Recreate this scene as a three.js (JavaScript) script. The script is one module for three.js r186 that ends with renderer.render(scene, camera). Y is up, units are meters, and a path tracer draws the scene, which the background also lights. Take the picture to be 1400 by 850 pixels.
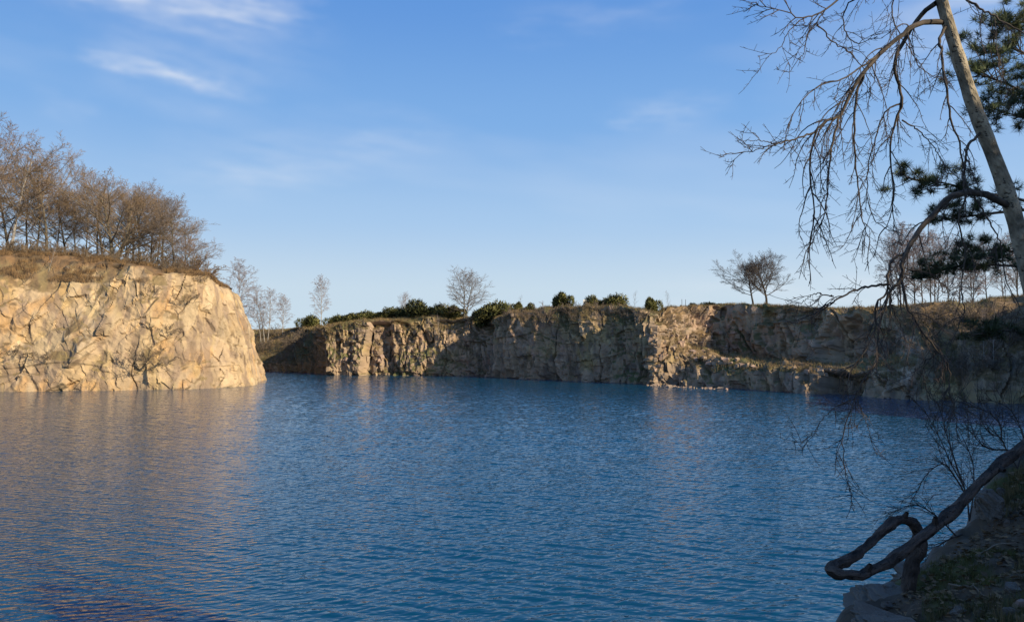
import * as THREE from 'three';
import { mergeGeometries } from 'three/addons/utils/BufferGeometryUtils.js';

// ---------------------------------------------------------------- camera, sky, sun, exposure
const scene = new THREE.Scene();
const EYE = 8, F = 1050, PITCH = Math.atan(45 / 1050);
const camera = new THREE.PerspectiveCamera(2 * Math.atan(425 / F) * 180 / Math.PI, 1400 / 850, 0.1, 6000);
camera.position.set(0, EYE, 0);
camera.rotation.x = PITCH;
camera.updateMatrixWorld();
const renderer = new THREE.WebGLRenderer({ antialias: true });
renderer.toneMapping = THREE.LinearToneMapping;
renderer.toneMappingExposure = 1.45;
renderer.shadowMap.enabled = true;

const SUN_AZ = 58 * Math.PI / 180, SUN_EL = 25.5 * Math.PI / 180;      // from behind the camera round to the right
const sunDir = new THREE.Vector3(Math.sin(SUN_AZ) * Math.cos(SUN_EL), Math.sin(SUN_EL), Math.cos(SUN_AZ) * Math.cos(SUN_EL));
const sun = new THREE.DirectionalLight(new THREE.Color().setRGB(1, 0.82, 0.57), 5);
sun.name = 'sun';
sun.position.copy(sunDir).multiplyScalar(400).add(new THREE.Vector3(0, 0, -100));
sun.target.position.set(0, 0, -100);
sun.castShadow = true;
Object.assign(sun.shadow.camera, { left: -180, right: 180, top: 120, bottom: -120, near: 1, far: 900 });
sun.shadow.mapSize.set(4096, 4096);
scene.add(sun, sun.target);

// ---------------------------------------------------------------- random numbers and noise
function rng(seed) { let a = seed >>> 0; return () => { a = (a + 0x6D2B79F5) >>> 0; let t = Math.imul(a ^ (a >>> 15), 1 | a); t = (t + Math.imul(t ^ (t >>> 7), 61 | t)) ^ t; return ((t ^ (t >>> 14)) >>> 0) / 4294967296; }; }
function hash(x, y, s) { let h = (Math.imul(x | 0, 374761393) + Math.imul(y | 0, 668265263) + Math.imul(s | 0, 2147483647 ^ 0x5bd1e995)) | 0; h = Math.imul(h ^ (h >>> 13), 1274126177); h ^= h >>> 16; h = Math.imul(h, 0x85ebca6b); h ^= h >>> 13; return (h >>> 0) / 4294967296; }
const clamp = (x, a = 0, b = 1) => Math.min(b, Math.max(a, x)), lerp = (a, b, t) => a + (b - a) * t;
const smooth = (a, b, x) => { const t = clamp((x - a) / (b - a)); return t * t * (3 - 2 * t); };
function noise(x, y, s = 0) {
  const i = Math.floor(x), j = Math.floor(y), u = x - i, v = y - j, a = u * u * (3 - 2 * u), b = v * v * (3 - 2 * v);
  return lerp(lerp(hash(i, j, s), hash(i + 1, j, s), a), lerp(hash(i, j + 1, s), hash(i + 1, j + 1, s), a), b) * 2 - 1;
}
function fbm(x, y, s = 0, n = 4) { let t = 0, a = 0.5; for (let k = 0; k < n; k++) { t += a * noise(x, y, s + k * 17); x = x * 2.03 + 13.1; y = y * 2.03 + 7.7; a *= 0.5; } return t; }
// nearest cell of a jittered grid: [id hash a, id hash b, id hash c, dx, dy, border distance]
function cell(x, y, s) {
  const i = Math.floor(x), j = Math.floor(y); let d1 = 9, d2 = 9, bi = 0, bj = 0, bx = 0, by = 0;
  for (let p = -1; p <= 1; p++) for (let q = -1; q <= 1; q++) {
    const cx = i + p + 0.1 + 0.8 * hash(i + p, j + q, s), cy = j + q + 0.1 + 0.8 * hash(i + p, j + q, s + 1), d = (x - cx) ** 2 + (y - cy) ** 2;
    if (d < d1) { d2 = d1; d1 = d; bi = i + p; bj = j + q; bx = x - cx; by = y - cy; } else if (d < d2) d2 = d;
  }
  return [hash(bi, bj, s + 2), hash(bi, bj, s + 3), hash(bi, bj, s + 4), bx, by, Math.sqrt(d2) - Math.sqrt(d1)];
}
// planes on a jittered grid that run into one another over bevels of differing width: [relief, id hashes of the nearest cell]
function facets(x, y, s, off, tx, ty, soft = .45) {
  const i = Math.floor(x), j = Math.floor(y); let d1 = 9, d2 = 9, a = [0, 0, 0, 0], b = a;
  for (let p = -1; p <= 1; p++) for (let q = -1; q <= 1; q++) {
    const cx = i + p + .05 + .9 * hash(i + p, j + q, s), cy = j + q + .05 + .9 * hash(i + p, j + q, s + 1), d = (x - cx) ** 2 + (y - cy) ** 2, c = [i + p, j + q, x - cx, y - cy];
    if (d < d1) { d2 = d1; b = a; d1 = d; a = c; } else if (d < d2) { d2 = d; b = c; }
  }
  const h = (c, k) => hash(c[0], c[1], s + k), val = (c) => off * (h(c, 2) - .5) + tx * (h(c, 3) - .5) * c[2] + ty * (h(c, 4) - .5) * c[3] - (h(c, 5) > .94 ? off * .9 : 0);
  const gap = Math.sqrt(d2) - Math.sqrt(d1), w = .03 + soft * hash(a[0] + b[0], a[1] + b[1], s + 6) ** 1.5, t = .5 + .5 * smooth(0, 1, gap / w);
  return [val(a) * t + val(b) * (1 - t), h(a, 2), h(a, 3), h(a, 4), gap];
}
function jointed(s, y, w, h, seed) { const r = Math.floor(y / h + .5 * noise(s * .12, y * .05, seed)), c = Math.floor(s / (w * (.7 + .6 * hash(r, 1, seed))) + hash(r, 2, seed) * 9 + .3 * noise(s * .2, y * .25, seed + 1)); return [hash(c, r, seed + 3) - .5, hash(c, r, seed + 4)]; }
const V = (x, y, z) => new THREE.Vector3(x, y, z);

// places read off the photograph (1400 x 850): a sight line through a pixel, met at a depth or at the water
const slope = (py) => { const a = (425 - py) / F, c = Math.cos(PITCH), s = Math.sin(PITCH); return [(a * c + s) / (c - a * s), 1 / (c - a * s)]; };
const at = (px, py, D) => { const [m, k] = slope(py); return V((px - 700) / F * k * D, EYE + m * D, -D); };
const onWater = (px, py) => at(px, py, -EYE / slope(py)[0]);
const heightAt = (py, D) => EYE + slope(py)[0] * D;

// ---------------------------------------------------------------- sky
{
  const W = 2048, H = 1024, data = new Float32Array(W * H * 4);
  const stops = [[0, .6, .73, .82], [4, .57, .71, .83], [9, .39, .585, .84], [16, .215, .43, .79], [24, .128, .318, .72], [32, .082, .255, .64], [45, .052, .2, .56], [65, .036, .16, .47], [90, .03, .14, .43]];
  const wisp = (az, el, a0, a1, e0, e1, tilt, seed, str, fx = 1, fy = 1) => {     // a streak of cirrus
    const u = (az - a0) / (a1 - a0), e = el - (u - .5) * tilt, v = (e - e0) / (e1 - e0);
    if (u < -.3 || u > 1.3 || v < -1 || v > 2) return 0;
    const w = fbm(az * .5 * fx, el * 1.5 * fy, seed, 4);
    const env = Math.exp(-(((v - .5 + w * .5) / .42) ** 2)) * smooth(-.25, .3, u + w * .3) * smooth(1.25, .55, u + w * .3);
    return str * env * clamp(.45 + .75 * fbm(az * .55 * fx + el * .5, el * 3.4 * fy + az * .12, seed + 5, 5) + .15, 0, 1);
  };
  for (let j = 0; j < H; j++) {
    const el = ((j + .5) / H - .5) * 180, e = Math.max(0, el);
    let k = 0; while (k < stops.length - 2 && stops[k + 1][0] < e) k++;
    const t = smooth(0, 1, clamp((e - stops[k][0]) / (stops[k + 1][0] - stops[k][0]))) * .3 + .7 * clamp((e - stops[k][0]) / (stops[k + 1][0] - stops[k][0]));
    for (let i = 0; i < W; i++) {
      const a = ((i + .5) / W - .5) * 2 * Math.PI, x = Math.cos(a), z = Math.sin(a), az = Math.atan2(x, -z) * 180 / Math.PI;   // 0 = straight ahead
      const c = [1, 2, 3].map((q) => .69 * lerp(stops[k][q], stops[k + 1][q], t));
      const cs = x * Math.sin(SUN_AZ) + z * Math.cos(SUN_AZ), glow = Math.exp(-(Math.max(0, Math.acos(clamp(cs * Math.cos(e * .01745) * Math.cos(SUN_EL) + Math.sin(e * .01745) * Math.sin(SUN_EL), -1, 1)))) / .28) * .8;
      c[0] += glow; c[1] += glow * .95; c[2] += glow * .85;
      let cl = 0;
      if (el > 0) {
        cl += wisp(az, el, -30, -17, 21.2, 24, -.6, 11, .7, .7, .9) + wisp(az, el, -28.6, -20, 17.2, 18.6, -1.1, 23, .7, .9, 1);
        cl += wisp(az, el, -30, -15, 15, 24.5, 1, 31, .16, .6, .4) + wisp(az, el, -24, -5, 11.3, 15.2, 3.0, 41, .16, .6, .7) + wisp(az, el, -21, -15, 11.2, 12.4, .2, 43, .22);
        cl += wisp(az, el, 8, 15, 15.6, 17.6, .4, 47, .22) + wisp(az, el, 0, 14, 22, 24.5, .3, 53, .12, .7) + wisp(az, el, 28, 40, 19, 25, 2, 57, .45, .7, .6);
        cl += wisp(az, el, 12, 34, 1.5, 6, 0, 61, .3, .5, .5);
        cl += clamp(fbm(az * .035 + 4, el * .16 + az * .02, 71, 5) - .2) * .3 * smooth(2, 12, el);                             // the same thin cirrus all round
        cl = clamp(cl);
      }
      const o = (j * W + i) * 4;
      for (let q = 0; q < 3; q++) data[o + q] = lerp(c[q], [.57, .595, .64][q], cl);
      if (el < 0) for (let q = 0; q < 3; q++) data[o + q] *= lerp(1, .35, smooth(0, -12, el));
      data[o + 3] = 1;
    }
  }
  const sky = new THREE.DataTexture(data, W, H, THREE.RGBAFormat, THREE.FloatType);
  sky.mapping = THREE.EquirectangularReflectionMapping; sky.magFilter = THREE.LinearFilter; sky.minFilter = THREE.LinearFilter; sky.wrapS = THREE.RepeatWrapping; sky.needsUpdate = true;
  scene.background = sky; scene.environment = sky;
}

// ---------------------------------------------------------------- helpers
const taken = {};
function numbered(name) { const n = taken[name] = (taken[name] ?? -1) + 1; return n ? `${name}_${String(n).padStart(3, '0')}` : name; }
function shade(o) { o.traverse((m) => { if (m.isMesh) { m.castShadow = true; m.receiveShadow = true; } }); return o; }
function add(o, name, label, category, group, kind) {
  o.name = numbered(name); scene.add(o); shade(o);
  if (label) o.userData.label = label;
  if (category) o.userData.category = category;
  if (group) o.userData.group = group;
  if (kind) o.userData.kind = kind;
  return o;
}
function part(geometry, material, name, parent) { const m = new THREE.Mesh(geometry, material); m.name = name; m.castShadow = m.receiveShadow = true; parent.add(m); return m; }
function std(r, g, b, o = {}) { return new THREE.MeshStandardMaterial({ color: new THREE.Color().setRGB(r, g, b), roughness: .9, ...o }); }
function grainTexture(N, fn, colour = false) {
  const d = new Uint8Array(N * N * 4);
  for (let j = 0; j < N; j++) for (let i = 0; i < N; i++) { const c = fn(i / N, j / N); for (let k = 0; k < 3; k++) d[(j * N + i) * 4 + k] = clamp(Array.isArray(c) ? c[k] : c) * 255; d[(j * N + i) * 4 + 3] = 255; }
  const t = new THREE.DataTexture(d, N, N); t.wrapS = t.wrapT = THREE.RepeatWrapping; t.magFilter = THREE.LinearFilter; t.minFilter = THREE.LinearMipmapLinearFilter; t.generateMipmaps = true; t.needsUpdate = true;
  if (colour) t.colorSpace = THREE.SRGBColorSpace;
  return t;
}
// noise that repeats with period n
function tnoise(x, y, n, s) { const i = Math.floor(x), j = Math.floor(y), u = x - i, v = y - j, a = u * u * (3 - 2 * u), b = v * v * (3 - 2 * v), w = (k) => ((k % n) + n) % n; return lerp(lerp(hash(w(i), w(j), s), hash(w(i + 1), w(j), s), a), lerp(hash(w(i), w(j + 1), s), hash(w(i + 1), w(j + 1), s), a), b); }
function tfbm(u, v, n, s, oct = 5) { let t = 0, a = .5, sum = 0; for (let k = 0; k < oct; k++) { t += a * tnoise(u * n, v * n, n, s + k); sum += a; a *= .55; n *= 2; } return t / sum; }
const rockBump = grainTexture(512, (u, v) => tfbm(u, v, 6, 3, 6));
const rockTone = grainTexture(512, (u, v) => { const a = .9 + .45 * (tfbm(u, v, 5, 31, 6) - .5) + .22 * (tfbm(u, v, 40, 39, 3) - .5); return a; });

class Tubes {                                            // tapered limbs collected into one geometry
  constructor() { this.p = []; this.n = []; this.i = []; this.uv = []; }
  tube(pts, rad, sides = 5, cap = true) {
    const P = this.p, N = this.n, base = P.length / 3, a = V(0, 0, 0), b = V(0, 0, 0), t = V(0, 0, 0), r = V(0, 0, 0); let len = 0;
    const n = pts.length; let prev = null;
    for (let k = 0; k < n; k++) {
      t.subVectors(pts[Math.min(n - 1, k + 1)], pts[Math.max(0, k - 1)]).normalize();
      if (!prev) { a.set(1, 0, 0); if (Math.abs(t.x) > .8) a.set(0, 0, 1); } else a.copy(prev);
      a.addScaledVector(t, -a.dot(t)).normalize(); prev = (prev ?? V(0, 0, 0)).copy(a); b.crossVectors(t, a);
      if (k) len += pts[k].distanceTo(pts[k - 1]);
      for (let s = 0; s <= (sides > 4 ? sides : sides - 1); s++) {
        const f = s / sides * 2 * Math.PI; r.copy(a).multiplyScalar(Math.cos(f)).addScaledVector(b, Math.sin(f));
        P.push(pts[k].x + r.x * rad[k], pts[k].y + r.y * rad[k], pts[k].z + r.z * rad[k]); N.push(r.x, r.y, r.z); this.uv.push(s / sides, len);
      }
    }
    const row = sides > 4 ? sides + 1 : sides;
    for (let k = 0; k < n - 1; k++) for (let s = 0; s < sides; s++) {
      const q = base + k * row + s, w = base + k * row + (sides > 4 ? s + 1 : (s + 1) % sides);
      this.i.push(q, w, q + row, w, w + row, q + row);
    }
    return this;
  }
  geometry() {
    const g = new THREE.BufferGeometry();
    g.setAttribute('position', new THREE.BufferAttribute(new Float32Array(this.p), 3)); g.setAttribute('normal', new THREE.BufferAttribute(new Float32Array(this.n), 3));
    g.setAttribute('uv', new THREE.BufferAttribute(new Float32Array(this.uv), 2)); g.setIndex(this.i); return g;
  }
}
function sheet(nu, nv, f, colour, uvf, flip) {                  // a grid of points; f(i, j) -> Vector3
  const p = new Float32Array(nu * nv * 3), uv = new Float32Array(nu * nv * 2), c = colour ? new Float32Array(nu * nv * 3) : null, idx = new Uint32Array((nu - 1) * (nv - 1) * 6); let w = 0;
  for (let j = 0; j < nv; j++) for (let i = 0; i < nu; i++) {
    const k = j * nu + i, v = f(i, j); p[k * 3] = v.x; p[k * 3 + 1] = v.y; p[k * 3 + 2] = v.z;
    const t = uvf ? uvf(i, j, v) : [v.x, v.z]; uv[k * 2] = t[0]; uv[k * 2 + 1] = t[1];
  }
  for (let j = 0; j < nv - 1; j++) for (let i = 0; i < nu - 1; i++) { const a = j * nu + i, b = a + 1, d = a + nu, e = d + 1; if ((i + j) & 1) { idx.set([a, b, d, b, e, d], w); } else { idx.set([a, b, e, a, e, d], w); } w += 6; }
  if (flip) for (let k = 0; k < idx.length; k += 3) { const t = idx[k]; idx[k] = idx[k + 1]; idx[k + 1] = t; }
  const g = new THREE.BufferGeometry(); g.setAttribute('position', new THREE.BufferAttribute(p, 3)); g.setAttribute('uv', new THREE.BufferAttribute(uv, 2)); g.setIndex(new THREE.BufferAttribute(idx, 1)); g.computeVertexNormals();
  if (colour) { for (let j = 0; j < nv; j++) for (let i = 0; i < nu; i++) { const k = j * nu + i, q = colour(i, j, p[k * 3], p[k * 3 + 1], p[k * 3 + 2], g.attributes.normal.getY(k)); c[k * 3] = q[0]; c[k * 3 + 1] = q[1]; c[k * 3 + 2] = q[2]; } g.setAttribute('color', new THREE.BufferAttribute(c, 3)); }
  return g;
}
const mix3 = (a, b, t) => [lerp(a[0], b[0], t), lerp(a[1], b[1], t), lerp(a[2], b[2], t)];

// ---------------------------------------------------------------- water
{
  const R = rng(5), waves = [];
  for (let k = 0; k < 34; k++) {
    const main = k % 3 < 2, L = (main ? .4 : .34) * Math.pow(main ? 3.9 : 4.5, Math.pow(R(), 1.05)), dir = (main ? -26 + (R() + R() - 1) * 26 : 24 + (R() + R() - 1) * 55) * Math.PI / 180, q = 2 * Math.PI / L;
    waves.push([q * Math.sin(dir), q * Math.cos(dir), R() * 6.283, (main ? .0078 : .0044) * Math.pow(L, .85) * (.6 + .8 * R())]);
  }
  const rows = [10]; while (rows[rows.length - 1] < 330) { const d = rows[rows.length - 1]; rows.push(d + (d < 20 ? .25 : Math.max(.085, d * .0034))); }
  const us = []; for (let u = -1.25; u <= 1.25001; u += (Math.abs(u + .0001) < .72 ? .0046 : .02)) us.push(u);
  const nu = us.length, nv = rows.length, nrm = new Float32Array(nu * nv * 3);
  const g = sheet(nu, nv, (i, j) => {
    const D = rows[nv - 1 - j], x = us[i] * D, z = -D, gust = lerp(.55, 1, smooth(-.42, -.12, us[i])) * (.95 + .42 * fbm(x * .022, z * .05, 91, 3) + .22 * fbm(x * .12, z * .3, 93, 2));
    let y = 0, gx = 0, gz = 0; const wx = .35 * noise(x * .23, z * .23, 97), wz = .35 * noise(x * .2, z * .25, 98);
    for (const [kx, kz, ph, A] of waves) { const th = kx * (x + wx) + kz * (z + wz) + ph, s = Math.sin(th), c = Math.cos(th); const sharp = Math.exp(s - 1); y += A * (1.6 * sharp - .5); const d = A * 1.6 * sharp * c; gx += d * kx; gz += d * kz; }
    gx *= gust; gz *= gust; const k = (j * nu + i) * 3, l = Math.hypot(gx, 1, gz); nrm[k] = -gx / l; nrm[k + 1] = 1 / l; nrm[k + 2] = -gz / l;
    return V(x, y * gust, z);
  }, null, (i, j, v) => [v.x / 14, -v.z / 14], true);
  g.setAttribute('normal', new THREE.BufferAttribute(nrm, 3));
  const comps = []; for (let k = 0; k < 34; k++) { const L = .14 * Math.pow(5, R()), dir = (-14 + (R() + R() - 1) * 60) * Math.PI / 180, q = 14 / L; comps.push([Math.round(q * Math.sin(dir)), Math.round(q * Math.cos(dir)), R() * 6.283, Math.pow(L, 1.0)]); }
  const bump = grainTexture(1024, (u, v) => { let h = 0; for (const [a, b, ph, A] of comps) h += A * Math.sin(6.28318 * (a * u + b * v) + ph); return .5 + h * .13; });
  const m = new THREE.MeshPhysicalMaterial({ color: new THREE.Color().setRGB(.001, .046, .1), roughness: .03, ior: 1.36, specularIntensity: 1, bumpMap: bump, bumpScale: .031 });
  add(new THREE.Mesh(g, m), 'lake_water', null, null, null, 'structure');
}

// ---------------------------------------------------------------- cliffs
// a station: [pixel x, pixel y of the waterline, then up the face: [pixel y, metres set back, pixels sideways]]
function makeCliff({ stations, du, dv, plateau, disp, colour, material, name, flip }) {
  const lines = stations.map(([px, by, ...prof]) => {
    const b = onWater(px, by), pts = [b.clone().setY(-3), b];
    for (const [py, sb, dp = 0] of prof) { const D = -b.z * (1 + sb / b.length()), q = at(px + dp, py, D); pts.push(q); }
    const rim = pts[pts.length - 1], back = V(rim.x, 0, rim.z).normalize();
    for (const [d, dy] of plateau) pts.push(rim.clone().addScaledVector(back, d).add(V(0, dy, 0)));
    return pts;
  });
  const arc = [0]; for (let k = 1; k < lines.length; k++) arc.push(arc[k - 1] + lines[k][1].distanceTo(lines[k - 1][1]));
  const nu = Math.ceil(arc[arc.length - 1] / du) + 1, nP = lines[0].length, seg = [];
  for (let k = 0; k < nP - 1; k++) { let L = 0; for (const l of lines) L += l[k].distanceTo(l[k + 1]) / lines.length; seg.push(Math.max(2, Math.round(L / (k >= nP - plateau.length ? dv * 5 : dv)))); }
  const rowAt = []; seg.forEach((n, k) => { for (let q = 0; q < n; q++) rowAt.push(k + q / n); }); rowAt.push(nP - 1);
  const nv = rowAt.length, base = [], S = [];
  for (let j = 0; j < nv; j++) for (let i = 0; i < nu; i++) {
    const s = i / (nu - 1) * arc[arc.length - 1]; let k = 0; while (k < arc.length - 2 && arc[k + 1] < s) k++;
    const t = clamp((s - arc[k]) / (arc[k + 1] - arc[k])), r = Math.min(nP - 2, Math.floor(rowAt[j])), f = rowAt[j] - r;
    const a = lines[k][r].clone().lerp(lines[k][r + 1], f), b = lines[k + 1][r].clone().lerp(lines[k + 1][r + 1], f);
    base.push(a.lerp(b, t)); if (!j) S.push([s, lerp(stations[k][0], stations[k + 1][0], t)]);
  }
  const e1 = V(0, 0, 0), e2 = V(0, 0, 0), tint = new Array(nu * nv), pos = base.map((p, k) => {
    const i = k % nu, j = (k - i) / nu, w = 6;
    e1.subVectors(base[j * nu + Math.min(nu - 1, i + w)], base[j * nu + Math.max(0, i - w)]); e2.subVectors(base[Math.min(nv - 1, j + w) * nu + i], base[Math.max(0, j - w) * nu + i]);
    const n = e1.cross(e2).normalize(), face = 1 - smooth(.75, .97, Math.abs(n.y)), row = rowAt[j], d = disp(S[i][0], p.y, S[i][1], face, p, row);
    tint[k] = d; n.y *= .35; return p.clone().addScaledVector(n, d.out * face).add(V(0, (d.up ?? 0), 0));
  });
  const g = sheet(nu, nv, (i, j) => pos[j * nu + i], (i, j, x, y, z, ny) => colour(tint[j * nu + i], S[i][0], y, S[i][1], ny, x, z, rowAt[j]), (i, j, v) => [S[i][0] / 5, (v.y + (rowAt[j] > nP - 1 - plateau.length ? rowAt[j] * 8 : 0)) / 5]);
  const mesh = new THREE.Mesh(g, material), N = g.attributes.normal;
  const topRow = rowAt.findIndex((r) => r >= nP - 1 - plateau.length - .7);
  return { mesh, pos, nu, nv, rowAt, S, N, nP,
    ground(x, z) { let best = 1e9, y = 0; for (let k = topRow * nu; k < pos.length; k++) { const d = (pos[k].x - x) ** 2 + (pos[k].z - z) ** 2; if (d < best) { best = d; y = pos[k].y; } } return y; },
    where(px, py) {                                      // the point of the face seen at a pixel: nearest sheet point on screen
      let best = 1e9, q = null, n = 0; for (let k = 0; k < pos.length; k++) { const p = pos[k]; if (p.z > -20) continue; const v = p.clone().applyMatrix4(camera.matrixWorldInverse), sx = 700 - v.x / v.z * F, sy = 425 + v.y / v.z * F, d = (sx - px) ** 2 + (sy - py) ** 2 + (-v.z) * .02; if (d < best) { best = d; q = p; n = k; } }
      return q.clone();
    } };
}
const rockMaterial = new THREE.MeshStandardMaterial({ vertexColors: true, map: rockTone, roughness: .93, bumpMap: rockBump, bumpScale: .1, flatShading: true });

// scrub and earth lodged on the headland: [pixel x, height, reach x, reach y, strength]
const brushPatches = [[196, 6, 30, 5, .7], [178, 2.5, 26, 3, .55], [215, 9.5, 20, 4, .55], [238, 13, 18, 4, .55], [255, 16.5, 24, 4, .7], [20, 6.5, 62, 2.8, .7], [75, 6, 40, 2.4, .6], [140, 18, 44, 5, .7], [205, 18, 34, 5, .7], [60, 20, 100, 4, .7], [100, 10, 22, 7, .45]];
// the sunlit headland on the left
const leftCliff = makeCliff({
  stations: [
    [-300, 540, [495, 2], [450, 4], [400, 7], [345, 14]], [-120, 538, [495, 2], [445, 4], [392, 7], [338, 14]], [0, 536, [492, 1.5], [440, 3.2], [378, 6.5], [348, 13]], [60, 535, [492, 1.6], [440, 3.2], [383, 6.5], [351, 13]],
    [145, 534.5, [490, 1.4], [440, 3], [386, 5.5], [360, 9.5]], [205, 533.5, [490, 1.2], [440, 2.6], [388, 4], [369, 6.5]], [262, 531.5, [490, 1], [440, 2.4], [390, 3.4], [375, 5]], [308, 529.4, [490, 1, -3], [440, 2.4, -8], [394, 3.4, -14], [378, 4.6, -20]],
    [342, 527.3, [490, 1, -8], [440, 2, -18], [402, 3.5, -29], [380, 6, -40]], [357, 525.2, [490, 1, -10], [440, 2, -22], [405, 3.4, -33], [387, 6, -48]], [358, 519, [488, 1, -10], [440, 2, -24], [407, 3.4, -36], [392, 6, -50]], [340, 512, [485, 1, -8], [440, 2, -16], [412, 4, -26], [400, 6, -34]], [290, 508, [485, 1], [445, 2], [415, 4], [403, 6]]],
  du: .14, dv: .14, plateau: [[8, 1.2], [40, 2], [70, -4]],
  disp(s, y, px, face, p, row) {
    const w = 1.6 * fbm(s * .12, y * .12, 201, 3), w2 = .5 * fbm(s * .6, y * .6, 203, 2), sh = .55;
    const q = s - lerp(.62, .15, smooth(90, 230, px)) * y;
    const A = facets((q + w) / 8.5, (y + w * .6) / 11, 210, 1.6, 2.8, 2, .6), B = facets((q + w * .7 + w2) / 3.1, (y + w2) / 5, 220, .75, 1.7, 1.1, .6), C = facets((s + .3 * y + w2) / 1.15, (y + w2 * .8) / 1.6, 230, .3, .5, .4, .6);
    let out = A[0] + B[0] + C[0];
    const cleft = Math.abs(fbm((q + w2) * .16, y * .05, 233, 3)); out -= .7 * (1 - smooth(0, .012, cleft)) * smooth(.1, .35, fbm(s * .2, y * .2, 236, 2));
    const bench = smooth(.5, .2, Math.abs(y - 4.2 - 1.2 * noise(s * .1, 0, 5)) / 1.2); out += bench * .3 * smooth(-.2, .5, noise(s * .12, 1, 6));
    out += .1 * fbm(s * 1.7, y * 1.7, 240, 4) + 2 * fbm(s * .07, y * .03, 242, 3) * smooth(2.6, 4, row) * smooth(290, 200, px);
    return { out, up: row > 3.6 ? (1 * fbm(p.x * .16, p.z * .16, 245, 4) + .4 * fbm(p.x * .8, p.z * .8, 246, 3)) * smooth(3.6, 4.6, row) * lerp(.3, 1, smooth(290, 200, px)) - 1.8 * smooth(296, 335, px) * smooth(4.2, 5.2, row) : 0, A, B, C };
  },
  colour(d, s, y, px, ny, x, z, row) {
    const tone = fbm(s * .11, y * .11, 251, 3), st = fbm(s * .28 - y * .1, y * .18, 255, 4), gr = fbm(s * .9, y * .35, 259, 3);
    let c = mix3([.45, .325, .175], [.375, .28, .175], clamp(.5 + 1.8 * tone));
    c = mix3(c, [.49, .39, .245], clamp((d.B[1] - .62) * 2.2) * .7);
    c = mix3(c, [.48, .28, .11], smooth(.14, .42, st) * .6);
    c = mix3(c, [.42, .31, .12], smooth(.16, .4, fbm(s * .2, y * .22, 263, 3)) * .35);
    c = mix3(c, [.24, .175, .12], smooth(-.03, .28, gr) * .8);
    c = c.map((v) => v * (.7 + .22 * d.C[1] + .34 * d.B[2]));
    let patch = .34 * smooth(18.5, 22, y) * smooth(230, 120, px);
    for (const [bx, by, rx, ry, k] of brushPatches) patch = Math.max(patch, k * (1 - clamp(Math.hypot((px - bx) / rx, (y - by) / ry))));
    const veg = smooth(.5, .74, ny * .8 + patch + .5 * fbm(s * .16, y * .2, 267, 4) + .3 * fbm(s * 1.1, y * 1.1, 269, 3));
    c = mix3(c, mix3([.15, .1, .05], [.2, .15, .065], clamp(.5 + gr * 2)), veg * .92);
    if (row > 4) c = mix3(c, mix3([.2, .12, .055], [.11, .075, .04], clamp(.5 + 2 * fbm(x * .6, z * .6, 9, 3))), smooth(4.55, 4.8, row + .5 * fbm(x * .4, z * .4, 8, 3) - .35 * smooth(120, 230, px)));
    return c;
  },
  material: rockMaterial,
});
add(leftCliff.mesh, 'cliff', null, null, null, 'structure');

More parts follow.
